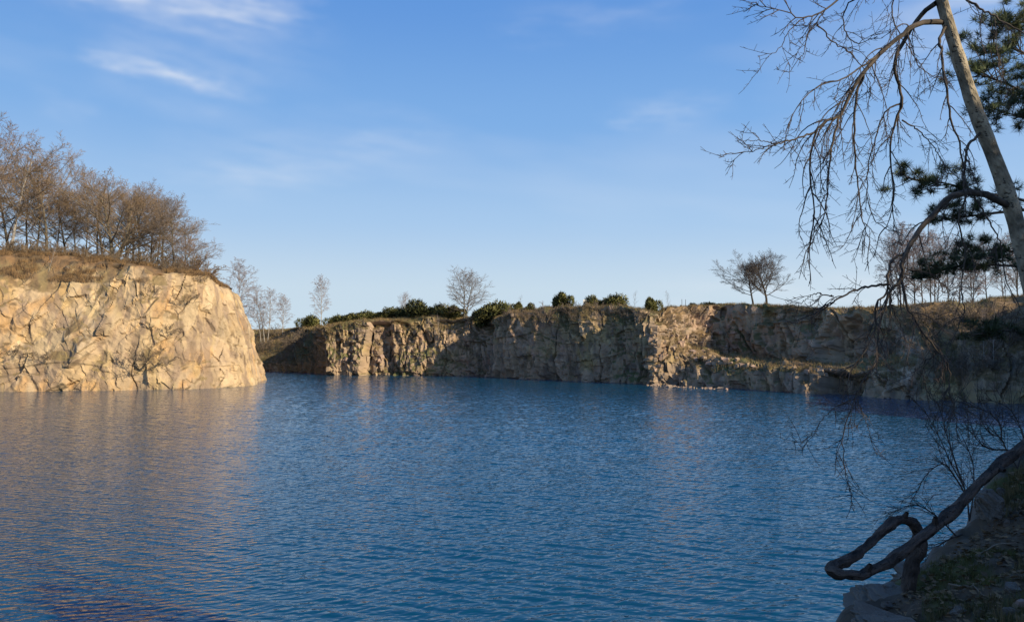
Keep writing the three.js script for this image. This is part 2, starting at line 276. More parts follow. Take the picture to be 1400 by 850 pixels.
// the long wall across the water and down the right side
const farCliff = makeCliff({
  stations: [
    [240, 503, [494, 2], [488, 8], [474, 26], [457, 50]], [335, 506.5, [496, 1], [489, 6], [473, 24], [453, 46]], [395, 508.3, [497, 1], [488, 5], [470, 18], [451, 36]], [434, 510, [496, 1], [482, 4], [464, 10], [449, 18]],
    [441, 512.4, [490, -1], [470, 0], [458, 1.5], [448, 6]], [452, 512.7, [490, -.5], [470, 1], [455, 2.5], [445, 6]], [475, 513, [490, 1], [468, 3], [452, 4.5], [441, 7]], [500, 513.3, [496, 1.5], [470, 3], [450, 3.8], [437, 6]],
    [545, 513.6, [500, 1.2], [472, 4], [452, 5], [436, 7]], [600, 514, [500, 1.2], [475, 4], [452, 5.5], [435, 8]], [650, 514.4, [500, .8], [472, 2.4], [452, 4], [434, 6]], [668, 514.8, [500, 1], [475, 3], [455, 5], [439, 8]],
    [678, 516, [500, .5], [470, 1.5], [450, 2.5], [436, 5]], [700, 517.4, [498, .5], [468, 1.2], [442, 2.5], [426, 5]], [745, 519.5, [498, .4], [470, 1], [442, 2.5], [421, 6]], [800, 521.6, [498, .5], [470, 1.2], [442, 2.5], [420, 6]],
    [850, 523.3, [498, .5], [470, 1.2], [442, 2.5], [420, 6]], [884, 525, [500, .4], [475, 1], [445, 2], [423, 4]], [897, 526.4, [502, .6], [478, 1.5], [448, 3], [427, 6]], [910, 527, [500, 2], [474, 5], [452, 9], [424, 15]],
    [930, 527.8, [500, 2], [476, 6], [462, 14], [421, 26]], [958, 529, [502, 2], [485, 5], [474, 26], [418, 34]], [990, 530.5, [505, 1.5], [493, 4], [485, 33], [417, 37]], [1030, 532.6, [507, 1.2], [498, 3], [490, 33], [418, 36]],
    [1080, 536, [510, 1.2], [501, 2.6], [493.5, 30], [420, 33]], [1130, 539.5, [513, 1], [504, 2.4], [497, 22], [422, 25]], [1160, 541.5, [514, 1], [505, 2.4], [496, 21], [424, 25]], [1200, 544, [516, 1.2], [506, 3], [492, 15], [424, 20]],
    [1260, 548, [520, 2], [498, 5], [462, 12], [420, 19]], [1310, 550.5, [520, 2], [493, 5], [450, 11], [416, 24]], [1360, 551, [520, 2], [485, 6], [446, 12], [408, 28]], [1410, 551.5, [520, 2], [480, 6], [440, 12], [402, 28]], [1450, 556, [520, 2], [480, 6], [440, 12], [392, 26]], [1530, 575, [530, 2], [485, 4], [430, 8], [370, 16]], [1680, 605, [540, 2], [490, 4], [420, 7], [340, 14]]],
  du: .22, dv: .22, plateau: [[10, .3], [45, -.5], [90, -5]],
  disp(s, y, px, face, p, row) {
    const w = 1.3 * fbm(s * .13, y * .1, 301, 3), w2 = .45 * fbm(s * .7, y * .7, 303, 2), rough = smooth(430, 446, px) * smooth(600, 560, px), sheer = smooth(672, 690, px) * smooth(895, 875, px), blocky = smooth(880, 895, px) * smooth(1010, 960, px), rest = smooth(1000, 1040, px);
    const A = facets((s + w) / 7, (y + w) / 14, 310, 2.6, 2.2, 1, .3), B = facets((s + .12 * y + w * .5 + w2) / lerp(2.4, 3.1, sheer), (y + w2) / lerp(3.6, 5.5, sheer), 320, 1.15 + 1.1 * rough + .9 * blocky, 1.1 + .8 * rough, .9, .14), C = facets((s + w2) / 1.05, (y + w2) / 1.35, 330, .4 + .35 * rough + .5 * blocky, .3, .3, .14);
    const J = jointed(s + .06 * y, y, 2.9, 4.6, 380), Q = jointed(s + w2 * .3, y + w2 * .3, 1.2, 1.5, 390);
    let out = A[0] + B[0] * .75 + C[0] + 1 * J[0] + (.42 + .4 * blocky) * Q[0];
    const cleft = Math.abs(fbm((s + w2) * .17, y * .035, 333, 3)); out -= 1.1 * (1 - smooth(0, .02, cleft));
    if (rough > .3) out += 1.5 * rough * (facets((s + .25 * y) / 3.4, y / 9, 340, 1, 1, 0, .3)[0]) * smooth(17, 9, y + 3 * noise(s * .3, 0, 4));
    out += .2 * fbm(s * 1.5, y * 1.5, 341, 3);
    return { out, up: row > 4.2 ? (.8 * fbm(p.x * .2, p.z * .2, 345, 3) + facets(p.x / 2.6, p.z / 2.6, 346, .8, .6, .6, .5)[0] * smooth(6.2, 5.2, row)) * smooth(4.2, 4.9, row) : row > 2.5 && row < 4.2 && px > 930 && px < 1200 ? (1 * fbm(p.x * .3, p.z * .3, 347, 3) + facets(p.x / 1.8, p.z / 1.8, 348, .8, .5, .5, .5)[0]) * smooth(4.2, 3.8, row) * smooth(2.5, 3, row) : 0, A, B, C, J, Q };
  },
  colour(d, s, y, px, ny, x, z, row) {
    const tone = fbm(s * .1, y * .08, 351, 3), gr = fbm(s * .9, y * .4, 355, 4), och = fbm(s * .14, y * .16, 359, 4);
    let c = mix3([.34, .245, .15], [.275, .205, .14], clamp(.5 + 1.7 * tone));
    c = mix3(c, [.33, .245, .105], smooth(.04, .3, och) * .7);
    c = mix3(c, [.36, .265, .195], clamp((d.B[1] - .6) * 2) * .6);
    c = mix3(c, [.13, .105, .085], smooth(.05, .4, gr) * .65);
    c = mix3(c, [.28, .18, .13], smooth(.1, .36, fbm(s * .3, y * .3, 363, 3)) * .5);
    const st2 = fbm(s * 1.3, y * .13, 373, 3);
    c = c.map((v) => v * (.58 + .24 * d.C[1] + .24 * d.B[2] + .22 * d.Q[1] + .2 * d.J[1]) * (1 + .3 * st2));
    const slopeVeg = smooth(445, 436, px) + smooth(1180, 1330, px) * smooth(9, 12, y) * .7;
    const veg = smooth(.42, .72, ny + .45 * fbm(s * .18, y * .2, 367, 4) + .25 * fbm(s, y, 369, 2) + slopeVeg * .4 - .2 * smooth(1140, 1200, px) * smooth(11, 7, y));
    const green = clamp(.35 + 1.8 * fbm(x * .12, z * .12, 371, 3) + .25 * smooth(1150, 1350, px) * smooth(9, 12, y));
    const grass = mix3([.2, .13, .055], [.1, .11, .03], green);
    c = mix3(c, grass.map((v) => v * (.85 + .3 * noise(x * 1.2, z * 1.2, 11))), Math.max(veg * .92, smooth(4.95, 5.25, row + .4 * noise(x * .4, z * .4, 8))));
    return c;
  },
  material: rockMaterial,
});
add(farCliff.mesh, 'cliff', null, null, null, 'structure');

// level country behind the rims, out to the horizon
{
  const g = new THREE.RingGeometry(330, 4000, 96, 10); g.rotateX(-Math.PI / 2); g.translate(-10, 6.5, -100);
  add(new THREE.Mesh(g, std(.12, .11, .05)), 'ground', null, null, null, 'structure');
}

// ---------------------------------------------------------------- the near bank (the photographer's side)
const edge = [[-60, 22, 5.5], [-24, 8, 5.8], [-10, 1, 6], [-4, -1.2, 6.1], [0, -2.4, 6.1], [1.5, -3.9, 5.9], [2.75, -6.2, 5.45], [3.3, -7.3, 5.35], [4.3, -8.2, 5.5], [5.2, -9, 5.72], [6.1, -10, 6.05], [7.4, -11.1, 6.5], [10, -12.4, 7.2], [14, -11.5, 7.6], [30, -9, 8], [60, -6, 8]];
function bankInfo(x, z) {
  let best = 1e9, ey = 0, sg = 1;
  for (let k = 0; k < edge.length - 1; k++) {
    const [ax, az, ay] = edge[k], [bx, bz, by] = edge[k + 1], ex = bx - ax, ez = bz - az, t = clamp(((x - ax) * ex + (z - az) * ez) / (ex * ex + ez * ez)), dx = x - ax - t * ex, dz = z - az - t * ez, d = dx * dx + dz * dz;
    if (d < best) { best = d; ey = lerp(ay, by, t); sg = Math.sign(ex * (z - az) - ez * (x - ax)) || 1; }
  }
  return [Math.sqrt(best) * sg, ey];
}
function bankY(x, z) {
  const [d0, ey] = bankInfo(x, z), d = d0 + .35 * fbm(x * .9, z * .9, 401, 3);
  let y = ey;
  if (d > 0) y += .16 * Math.min(d, 6) + .42 * smooth(0, 1.1, d) * .5 + Math.max(0, x - 6) * .84 * smooth(0, 4, d) + .16 * fbm(x * .8, z * .8, 405, 4) * smooth(0, .8, d);
  else { const q = -d, c = cell(x * 1.1, z * 1.1 + y * .4, 411); y -= q * .35 + 2.7 * smooth(.15, .8, q) + Math.max(0, q - .6) * 2.2 + (c[0] - .5) * .9 * smooth(.1, .6, q); }
  y += .1 * fbm(x * 3.4, z * 3.4, 409, 4) + .05 * (cell(x * 3.2 + z, z * 3.2, 413)[0] - .5);
  y = Math.max(-3, y);
  return y > 10 ? 10 + 1.2 * (1 - Math.exp(-(y - 10) / 1.2)) : y;
}
{
  const line = (a, b, fa, fb, fine, coarse) => { const r = [a]; while (r[r.length - 1] < b) { const v = r[r.length - 1]; r.push(v + (v > fa && v < fb ? fine : coarse)); } return r; };
  const xs = line(-60, 75, 1.2, 9.5, .06, .8), zs = line(-45, 45, -13.5, -3.5, .06, .8);
  const g = sheet(xs.length, zs.length, (i, j) => V(xs[i], bankY(xs[i], zs[j]), zs[j]), (i, j, x, y, z, ny) => {
    const n = fbm(x * 1.3, z * 1.3, 421, 4), m = fbm(x * .9 + 5, z * .9, 425, 3), f = fbm(x * 7, z * 7, 429, 2);
    let c = mix3([.06, .043, .029], [.115, .08, .05], clamp(.5 + 1.8 * n));
    c = mix3(c, [.15, .1, .055], smooth(.1, .4, f) * .6);
    c = mix3(c, [.085, .085, .02], smooth(.1, .34, m + .5 * f) * smooth(.45, .75, ny) * .9);
    return mix3([.15, .125, .1], c, smooth(.45, .75, ny + .2 * f));
  }, (i, j, v) => [v.x / 1.6, (v.z + v.y) / 1.6], true);
  add(new THREE.Mesh(g, new THREE.MeshStandardMaterial({ vertexColors: true, map: rockTone, roughness: .96, bumpMap: rockBump, bumpScale: .05 })), 'bank', null, null, null, 'structure');
}

// ---------------------------------------------------------------- bare trees
const barkTex = grainTexture(256, (u, v) => .55 + .7 * (tfbm(u, v * .25 + .1, 8, 71, 4) - .5) + .5 * (tfbm(u, v, 4, 75, 3) - .5));
const M = {
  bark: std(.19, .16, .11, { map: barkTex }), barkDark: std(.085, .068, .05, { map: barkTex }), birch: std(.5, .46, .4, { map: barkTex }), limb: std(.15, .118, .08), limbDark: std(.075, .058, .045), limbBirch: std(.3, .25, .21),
  twig: std(.24, .168, .1), twigRed: std(.215, .15, .11), twigGrey: std(.2, .16, .13), twigDark: std(.1, .083, .072), twigBirch: std(.24, .18, .165),
  juniper: new THREE.MeshStandardMaterial({ vertexColors: true, roughness: .9 }), straw: std(.26, .185, .085), strawDark: std(.14, .1, .05), rust: std(.3, .13, .045),
};
function growTree(seed, P) {
  const R = rng(seed), acc = [new Tubes(), new Tubes(), new Tubes()], max = P.count.length;
  const grow = (p, dir, len, r, lvl, az0) => {
    const n = [10, 7, 4, 3, 1][lvl] ?? 1, pts = [p.clone()], rad = [r], d = dir.clone(), end = lvl === 0 ? (P.topR ?? .25) : lvl < max ? .35 : .3, wob = P.wobble[lvl] ?? .2, trop = P.tropism[lvl] ?? 0;
    for (let k = 1; k <= n; k++) {
      d.add(V((R() - .5) * wob, (R() - .5) * wob * .7 + trop / n, (R() - .5) * wob)).normalize();
      pts.push(pts[k - 1].clone().addScaledVector(d, len / n)); rad.push(r * lerp(1, end, Math.pow(k / n, .9)));
    }
    if (lvl === 0) rad[0] *= 1.35;
    acc[lvl === 0 ? 0 : lvl < 3 ? 1 : 2].tube(pts, rad, [8, 5, 4, 3, 3][lvl] ?? 3);
    if (lvl >= max) return;
    const c = P.count[lvl], off = R() * 6.28; 
    for (let k = 0; k < c; k++) {
      const t = lerp(P.start[lvl], 1, (k + R() * .9) / c), q = t * n, a = Math.min(n - 1, Math.floor(q)), pos = pts[a].clone().lerp(pts[a + 1], q - a), tan = pts[a + 1].clone().sub(pts[a]).normalize();
      const az = off + k * 2.4 + (R() - .5) * .9, side = V(Math.cos(az), 0, Math.sin(az)); side.addScaledVector(tan, -side.dot(tan)).normalize();
      if (lvl > 0) side.y += (R() - .3) * .35;
      const ang = (P.angle[lvl] + (R() - .5) * .5) * (lvl === 0 ? lerp(1.15, .55, t) : 1), cd = tan.multiplyScalar(Math.cos(ang)).addScaledVector(side, Math.sin(ang)).normalize();
      const shape = lvl === 0 ? (P.shape ? P.shape((t - P.start[0]) / (1 - P.start[0])) : lerp(1, .4, t)) : lerp(1, .5, t);
      const rr = lerp(r, r * end, t) * (P.rr ?? .55);
      grow(pos, cd, len * P.ratio[lvl] * shape * (.75 + .5 * R()), Math.max(P.minR ?? .011, rr), lvl + 1);
    }
  };
  for (const [dx, dz, lx, lz, s] of P.stems ?? [[0, 0, 0, 0, 1]]) grow(V(dx, -.4, dz), V(lx, 1, lz).normalize(), P.height * s, P.radius * s, 0);
  const g = acc.map((a) => a.geometry()); let top = 0; for (const q of g) { q.computeBoundingBox(); top = Math.max(top, q.boundingBox.max.y); }
  return { g, top };
}
const round = (t) => .45 + .75 * Math.sin(Math.PI * clamp(t * .8 + .18)), oval = (t) => .35 + .75 * Math.sin(Math.PI * clamp(t * .75 + .2)), cone = (t) => lerp(1, .25, t);
const K = {
  beech: growTree(1, { height: 15, radius: .26, count: [18, 8, 8, 7], start: [.2, .22, .15, .1], angle: [1, .75, .75, .65], ratio: [.52, .5, .48, .6], wobble: [.13, .28, .35, .4, .4], tropism: [.02, .22, .12, .05, .02], shape: round, minR: .016 }),
  beechWide: growTree(2, { height: 12, radius: .3, stems: [[0, 0, -.12, .03, 1], [.35, .1, .1, -.05, .92], [.1, -.3, .3, .05, .85]], count: [13, 8, 7, 6], start: [.14, .22, .15, .1], angle: [1, .75, .75, .65], ratio: [.56, .5, .48, .6], wobble: [.16, .3, .35, .4, .4], tropism: [.05, .25, .12, .05, .02], shape: round, minR: .016 }),
  beechTall: growTree(3, { height: 17, radius: .2, count: [18, 8, 8, 6], start: [.3, .25, .15, .1], angle: [.9, .7, .75, .65], ratio: [.44, .5, .48, .6], wobble: [.1, .28, .35, .4, .4], tropism: [.02, .3, .15, .05, .02], shape: oval, minR: .016 }),
  spread: growTree(4, { height: 9, radius: .22, stems: [[0, 0, .25, .05, 1], [-.2, .1, -.1, .1, .8]], count: [17, 9, 8, 6], start: [.08, .2, .15, .1], angle: [1.15, .7, .7, .6], ratio: [.8, .5, .46, .55], wobble: [.2, .3, .35, .4, .4], tropism: [.02, .2, .12, .05, .02], shape: round, minR: .016 }),
  birch: growTree(5, { height: 12, radius: .13, topR: .12, count: [24, 8, 7, 5], start: [.22, .2, .2, .1], angle: [.75, .7, .7, .6], ratio: [.3, .5, .5, .45], wobble: [.1, .25, .3, .35, .4], tropism: [.02, .3, -.3, -.5, -.3], shape: oval, minR: .014 }),
  birchPair: growTree(6, { height: 12, radius: .12, topR: .12, stems: [[0, 0, -.08, 0, 1], [.7, .3, .09, .03, .95], [-.8, -.2, -.12, 0, .8]], count: [18, 7, 7, 5], start: [.24, .2, .2, .1], angle: [.75, .7, .7, .6], ratio: [.28, .5, .5, .45], wobble: [.1, .25, .3, .35, .4], tropism: [.02, .3, -.3, -.5, -.3], shape: oval, minR: .014 }),
  birchBroad: growTree(7, { height: 12, radius: .2, topR: .15, stems: [[0, 0, 0, 0, 1], [.3, 0, .15, .05, .9]], count: [20, 8, 8, 6], start: [.18, .2, .2, .1], angle: [1.05, .7, .7, .6], ratio: [.44, .5, .45, .45], wobble: [.12, .25, .3, .35, .4], tropism: [.03, .35, -.1, -.3, -.2], shape: round, minR: .013 }),
  oak: growTree(8, { height: 9.5, radius: .3, topR: .3, count: [19, 10, 9, 7], start: [.34, .25, .15, .1], angle: [1.1, .75, .75, .65], ratio: [.66, .52, .48, .55], wobble: [.2, .35, .4, .45, .4], tropism: [.02, .4, .25, .15, .05], shape: round, minR: .016 }),
  oakLean: growTree(9, { height: 9, radius: .24, topR: .3, stems: [[0, 0, -.1, 0, 1]], count: [18, 10, 9, 7], start: [.38, .25, .15, .1], angle: [1.05, .75, .75, .65], ratio: [.66, .52, .48, .55], wobble: [.22, .35, .4, .45, .4], tropism: [.02, .4, .25, .15, .1], shape: round, minR: .016 }),
  shrub: growTree(10, { height: 2, radius: .035, topR: .3, stems: [[0, 0, 0, 0, 1], [.2, .1, .35, .1, .9], [-.2, 0, -.4, .1, .9], [0, .2, .1, .5, .8], [-.1, -.2, -.15, -.4, .95], [.1, -.2, .5, -.3, .8]], count: [9, 7, 5], start: [.15, .15, .1], angle: [.6, .6, .6], ratio: [.45, .45, .4], wobble: [.3, .35, .4, .4], tropism: [.05, .2, .1, 0], minR: .009 }),
  brush: growTree(11, { height: 1.5, radius: .03, topR: .3, stems: [[0, 0, .2, .2, 1], [.4, .1, .7, .2, .9], [-.4, 0, -.8, .2, .9], [0, .4, .1, .9, .9], [-.1, -.3, -.25, -.7, .95], [.3, -.3, .7, -.5, .8], [-.3, .3, -.5, .6, .8]], count: [8, 7, 4], start: [.1, .1, .1], angle: [.7, .7, .6], ratio: [.5, .45, .4], wobble: [.4, .4, .4, .4], tropism: [.05, .1, .1, 0], minR: .011 }),
  sapling: growTree(12, { height: 5, radius: .05, topR: .15, count: [14, 5, 4], start: [.25, .2, .15], angle: [.7, .65, .6], ratio: [.26, .45, .4], wobble: [.12, .25, .3, .3], tropism: [.02, .25, -.1, -.1], shape: oval, minR: .009 }),
};
function treeThing(kind, mats, name, label, category, group, pos, height, turn, lean = 0, wide = 1) {
  const k = K[kind], o = new THREE.Group(), s = height / k.top;
  part(k.g[0], mats[0], 'trunk', o); part(k.g[1], mats[1], 'branches', o); part(k.g[2], mats[2], 'crown', o);
  o.position.copy(pos); o.scale.set(s * wide, s, s * wide); o.rotation.set(0, turn, lean);
  return add(o, name, label, category, group);
}
// a tree on top of a cliff: pixel x, distance from the eye, pixel y of its top
function treeOn(cliff, kind, mats, name, label, category, group, px, D, topPy, turn, lean, wide) {
  const p = at(px, 400, D); p.y = cliff.ground(p.x, p.z) - .1; return treeThing(kind, mats, name, label, category, group, p, heightAt(topPy, D) - p.y, turn, lean, wide);
}
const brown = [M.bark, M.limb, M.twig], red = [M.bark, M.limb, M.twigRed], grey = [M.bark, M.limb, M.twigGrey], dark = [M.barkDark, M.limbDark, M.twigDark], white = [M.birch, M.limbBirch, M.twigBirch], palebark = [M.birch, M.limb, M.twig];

// the wood on the left headland
for (const [kind, mats, px, D, top, turn, lean, wide, label] of [
  ['beechTall', palebark, 12, 146, 170, .3, -.12, 1.4, 'tall bare tree with pale sunlit trunk at the left end of the headland wood'],
  ['beech', red, -22, 152, 156, 1.3, 0, 1.25, 'very tall reddish bare tree half cut off by the left picture edge'],
  ['beech', brown, 62, 150, 194, 2.2, -.1, 1.15, 'bare leaning tree next to the pale trunked tree on the headland'],
  ['beechWide', brown, 153, 149, 230, .6, 0, 1.25, 'big many-stemmed bare tree in the middle of the headland wood'],
  ['beechTall', grey, 236, 148, 258, 1.9, .03, 1.4, 'bare tree with upright dark trunk near the headland tip'],
  ['spread', red, 256, 148, 316, .2, 0, 1.15, 'low wide spreading bare tree at the right end of the headland wood'],
  ['beechTall', grey, 116, 158, 212, 4, 0, .8, 'slim bare tree rising to a thin point left of the many-stemmed tree'],
  ['beech', grey, 205, 160, 246, 5, 0, .9, 'grey bare tree behind and right of the big many-stemmed tree'],
]) treeOn(leftCliff, kind, mats, 'bare_tree', label, 'tree', 'bare trees on the left headland', px, D, top, turn, lean, wide);
for (const [kind, px, D, top, turn] of [['beechTall', 34, 160, 214, 1], ['beech', 88, 164, 244, 3], ['beechTall', 101, 156, 252, 2.1], ['beechTall', 131, 162, 238, .5], ['beech', 180, 168, 250, 1.6], ['beechTall', 188, 158, 252, 3.3], ['beech', 222, 158, 275, 4.4], ['beechTall', 48, 170, 224, 5.1], ['beech', 140, 172, 246, 2.7], ['beechTall', 214, 168, 256, 5.5], ['beech', 250, 160, 292, .9], ['beechTall', 170, 160, 248, 4.9], ['beech', 10, 172, 205, 2.9], ['beechTall', 76, 158, 248, 5.9]])
  treeOn(leftCliff, kind, brown, 'bare_tree', 'slender bare tree crowded in the back rows of the headland wood', 'tree', 'back rows of the headland wood', px, D, top, turn, 0, 1.25);
{
  const R = rng(77);
  for (let k = 0; k < 34; k++) { const px = -10 + k * 8.5 + R() * 6, D = (k % 3 ? 146 : 142.5) + R() * (k % 3 ? 12 : 2), p = at(px, 400, D); p.y = leftCliff.ground(p.x, p.z) - .1; treeThing(k % 3 ? 'brush' : 'shrub', [M.limb, M.limb, M.twig], 'understory_shrub', 'brown leafless undergrowth shrub beneath the headland trees', 'shrub', 'undergrowth of the headland wood', p, 2 + R() * 2.6, R() * 6, 0, 1.3); }
}
treeThing('sapling', white, 'birch_sapling', 'slim white leaning birch sapling on the brown slope below the headland wood', 'sapling', null, leftCliff.where(66, 371), 5.6, 0, -.2, .8);
for (const [px, py, h, wide, label] of [[196, 495, 3.4, 1.3, 'brown leafless bush low on the sunlit headland cliff face'], [228, 452, 1.5, 1.6, 'dry bush halfway up the diagonal gully of the headland cliff'], [255, 410, 1.8, 1.6, 'dry bush at the upper end of the headland gully'], [204, 400, 1.6, 1.6, 'dry bush high on the headland cliff left of the gully'], [20, 482, 1.5, 2, 'dry scrub on the low ledge at the far left of the headland cliff'], [58, 490, 1.4, 1.8, 'dry scrub on the low headland ledge right of the other scrub']])
  treeThing('brush', [M.limb, M.limb, M.twig], 'cliff_bush', label, 'shrub', 'bushes on the headland cliff', leftCliff.where(px, py), h, px, 0, wide);
treeOn(leftCliff, 'brush', [M.limb, M.limb, M.rust], 'rusty_bush', 'rust orange leafed bush beneath the wide spreading headland tree', 'shrub', null, 266, 147, 352, 1, 0, 1.1);

// birches and oaks along the far rim
for (const [kind, mats, px, D, top, turn, wide, label, name = 'birch_tree'] of [
  ['birch', white, 324, 250, 350, 1, 1, 'pale birch rising just behind the headland tip'], ['birchPair', white, 362, 246, 386, .2, 1, 'birch clump with white stems between headland and far cliff'], ['birch', white, 387, 250, 400, 2, 1, 'smaller birch at the right side of the white birch clump'],
  ['birch', white, 440, 226, 374, 3, .9, 'single slim birch left of the juniper hedge'], ['birch', white, 555, 235, 398, 4, 1.1, 'tiny far birch crown peeping over the juniper hedge'], ['birchBroad', grey, 635, 197, 360, .5, 1.2, 'broad bare birch standing alone on the far rim'],
  ['oak', dark, 1049, 180, 337, .7, 1.2, 'right one of the two bare oaks on the far rim', 'oak_tree'], ['oakLean', dark, 1031, 178, 339, 0, 1.25, 'left leaning one of the two bare oaks on the far rim', 'oak_tree'],
]) treeOn(farCliff, kind, mats, name, label, 'tree', name === 'oak_tree' ? 'pair of oaks on the far rim' : 'birches along the far rim', px, D, top, turn, 0, wide);
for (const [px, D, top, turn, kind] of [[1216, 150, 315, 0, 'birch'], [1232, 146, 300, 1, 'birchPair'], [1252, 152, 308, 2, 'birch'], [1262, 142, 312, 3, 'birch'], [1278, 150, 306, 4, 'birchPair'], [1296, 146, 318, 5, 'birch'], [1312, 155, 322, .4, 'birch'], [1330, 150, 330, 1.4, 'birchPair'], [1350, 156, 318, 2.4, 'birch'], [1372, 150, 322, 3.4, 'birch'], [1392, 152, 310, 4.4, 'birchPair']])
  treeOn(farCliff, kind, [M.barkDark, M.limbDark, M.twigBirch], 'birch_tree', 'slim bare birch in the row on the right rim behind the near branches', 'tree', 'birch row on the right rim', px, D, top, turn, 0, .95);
for (const [px, D, top, label] of [[868, 164, 396, 'thin bare sapling left of the lone round juniper above the spur'], [914, 176, 396, 'thin bare sapling right of the lone round juniper above the spur'], [711, 190, 402, 'wispy bare sapling among the small junipers on the rim']])
  treeOn(farCliff, 'sapling', [M.limb, M.limb, M.twigGrey], 'bare_sapling', label, 'sapling', 'saplings on the far rim', px, D, top, px, 0, .9);
for (const [px, py, h, label] of [[600, 462, 6.4, 'white birch stem growing in front of the ochre far cliff'], [967, 452, 6, 'white birch sapling against the dark upper wall right of the spur'], [1034, 446, 5, 'white birch stem on the rim just below the leaning oak'], [1346, 498, 8, 'white birch stem against the dark right cliff'], [1358, 505, 8.5, 'second white birch stem on the dark right cliff'], [697, 436, 4, 'pale dead birch stem on the rim at the dark wall']])
  treeThing('sapling', white, 'birch_sapling', label, 'sapling', 'birch saplings on the cliffs', farCliff.where(px, py), h, px, 0, .7);
for (const [px, D, w, h, label] of [[720, 176, 1, 2.6, 'reddish leafless shrub on the rim above the dark wall left end'], [745, 172, 1.2, 4, 'taller reddish leafless shrub beside the rim juniper above the dark wall']]) { const p = at(px, 400, D); p.y = farCliff.ground(p.x, p.z); treeThing('shrub', [M.limb, M.limb, M.twigRed], 'rim_shrub', label, 'shrub', 'leafless shrubs on the far rim', p, h, px, 0, w); }
{
  const R = rng(91), spots = [];
  for (let k = 0; k < 12; k++) spots.push([690 + R() * 190, 424 + R() * 14, 1.6 + R() * 1.2, 'twiggy leafless brush hanging along the top of the dark far wall', 'brush along the dark far wall']);
  for (let k = 0; k < 20; k++) spots.push([1195 + R() * 205, 430 + R() * 90, 2 + R() * 2, 'tangled leafless brush growing on the dark right cliff', 'brush on the right cliff']);
  for (let k = 0; k < 12; k++) spots.push([345 + R() * 90, 452 + R() * 38, 2 + R() * 2, 'low brown scrub on the shaded slope between headland and far cliff', 'scrub on the far left slope']);
  for (let k = 0; k < 5; k++) spots.push([900 + R() * 60, 428 + R() * 18, 1.4 + R(), 'thin leafless scrub on top of the sunlit spur', 'scrub on the spur']);
  for (const [px, py, h, label, group] of spots) treeThing(R() < .5 ? 'brush' : 'shrub', [M.limb, M.limb, M.twigGrey], 'cliff_brush', label, 'shrub', group, farCliff.where(px, py), h, R() * 6, 0, 1.1);
}

// ---------------------------------------------------------------- junipers
function juniperGeometry(seed, lobes, n) {
  const R = rng(seed), p = [], nn = [], c = [];
  const L = []; for (let k = 0; k < lobes; k++) { const a = R() * 6.28, d = R() * .62; const hy = .12 + R() * .6; L.push([Math.cos(a) * d * (1.15 - .25 * hy), hy, Math.sin(a) * d * (1.15 - .25 * hy), .2 + R() * .24]); } L.push([0, .35, 0, .48]);
  for (let k = 0; k < n; k++) {
    const l = L[Math.floor(R() * L.length)], u = R() * 2 - 1, f = R() * 6.28, s = Math.sqrt(1 - u * u), d = V(s * Math.cos(f), u, s * Math.sin(f)), sp = noise(u * 3.1 + l[0] * 5, f * 1.6, seed + 3), rr = l[3] * (.74 + .3 * R() + .55 * Math.max(0, sp) * R()), q = V(l[0], l[1], l[2]).addScaledVector(d, rr); if (q.y < 0.02) q.y = .02 + R() * .05;
    const dir = d.clone().add(V((R() - .5) * .9, .5 * R(), (R() - .5) * .9)).normalize(), side = dir.clone().cross(V(R() - .5, R() - .5, R() - .5)).normalize(), len = .09 + .16 * R() * R(), w = .018 + .018 * R();
    const a = q.clone().addScaledVector(side, -w), b = q.clone().addScaledVector(side, w), e = q.clone().addScaledVector(dir, len), t = .55 + .9 * R(), m = noise(q.x * 4, q.z * 4 + q.y * 3, seed) * .5 + .5;
    const col = mix3([.075, .09, .026], [.2, .185, .06], m * .8 + .2 * R()).map((v) => v * t), nm = side.clone().cross(dir).normalize(); if (nm.dot(d) < 0) nm.negate(); nm.lerp(d, .5).normalize();
    for (const v of [a, b, e]) { p.push(v.x, v.y, v.z); nn.push(nm.x, nm.y, nm.z); c.push(...col); }
  }
  const g = new THREE.BufferGeometry(); g.setAttribute('position', new THREE.Float32BufferAttribute(p, 3)); g.setAttribute('normal', new THREE.Float32BufferAttribute(nn, 3)); g.setAttribute('color', new THREE.Float32BufferAttribute(c, 3)); return g;
}
const junipers = [juniperGeometry(1, 9, 5200), juniperGeometry(2, 7, 5200), juniperGeometry(3, 12, 5200)];
const stumpGeometry = new Tubes().tube([V(0, -.1, 0), V(.02, .15, .01), V(0, .4, 0)], [.06, .05, .03], 6).geometry();
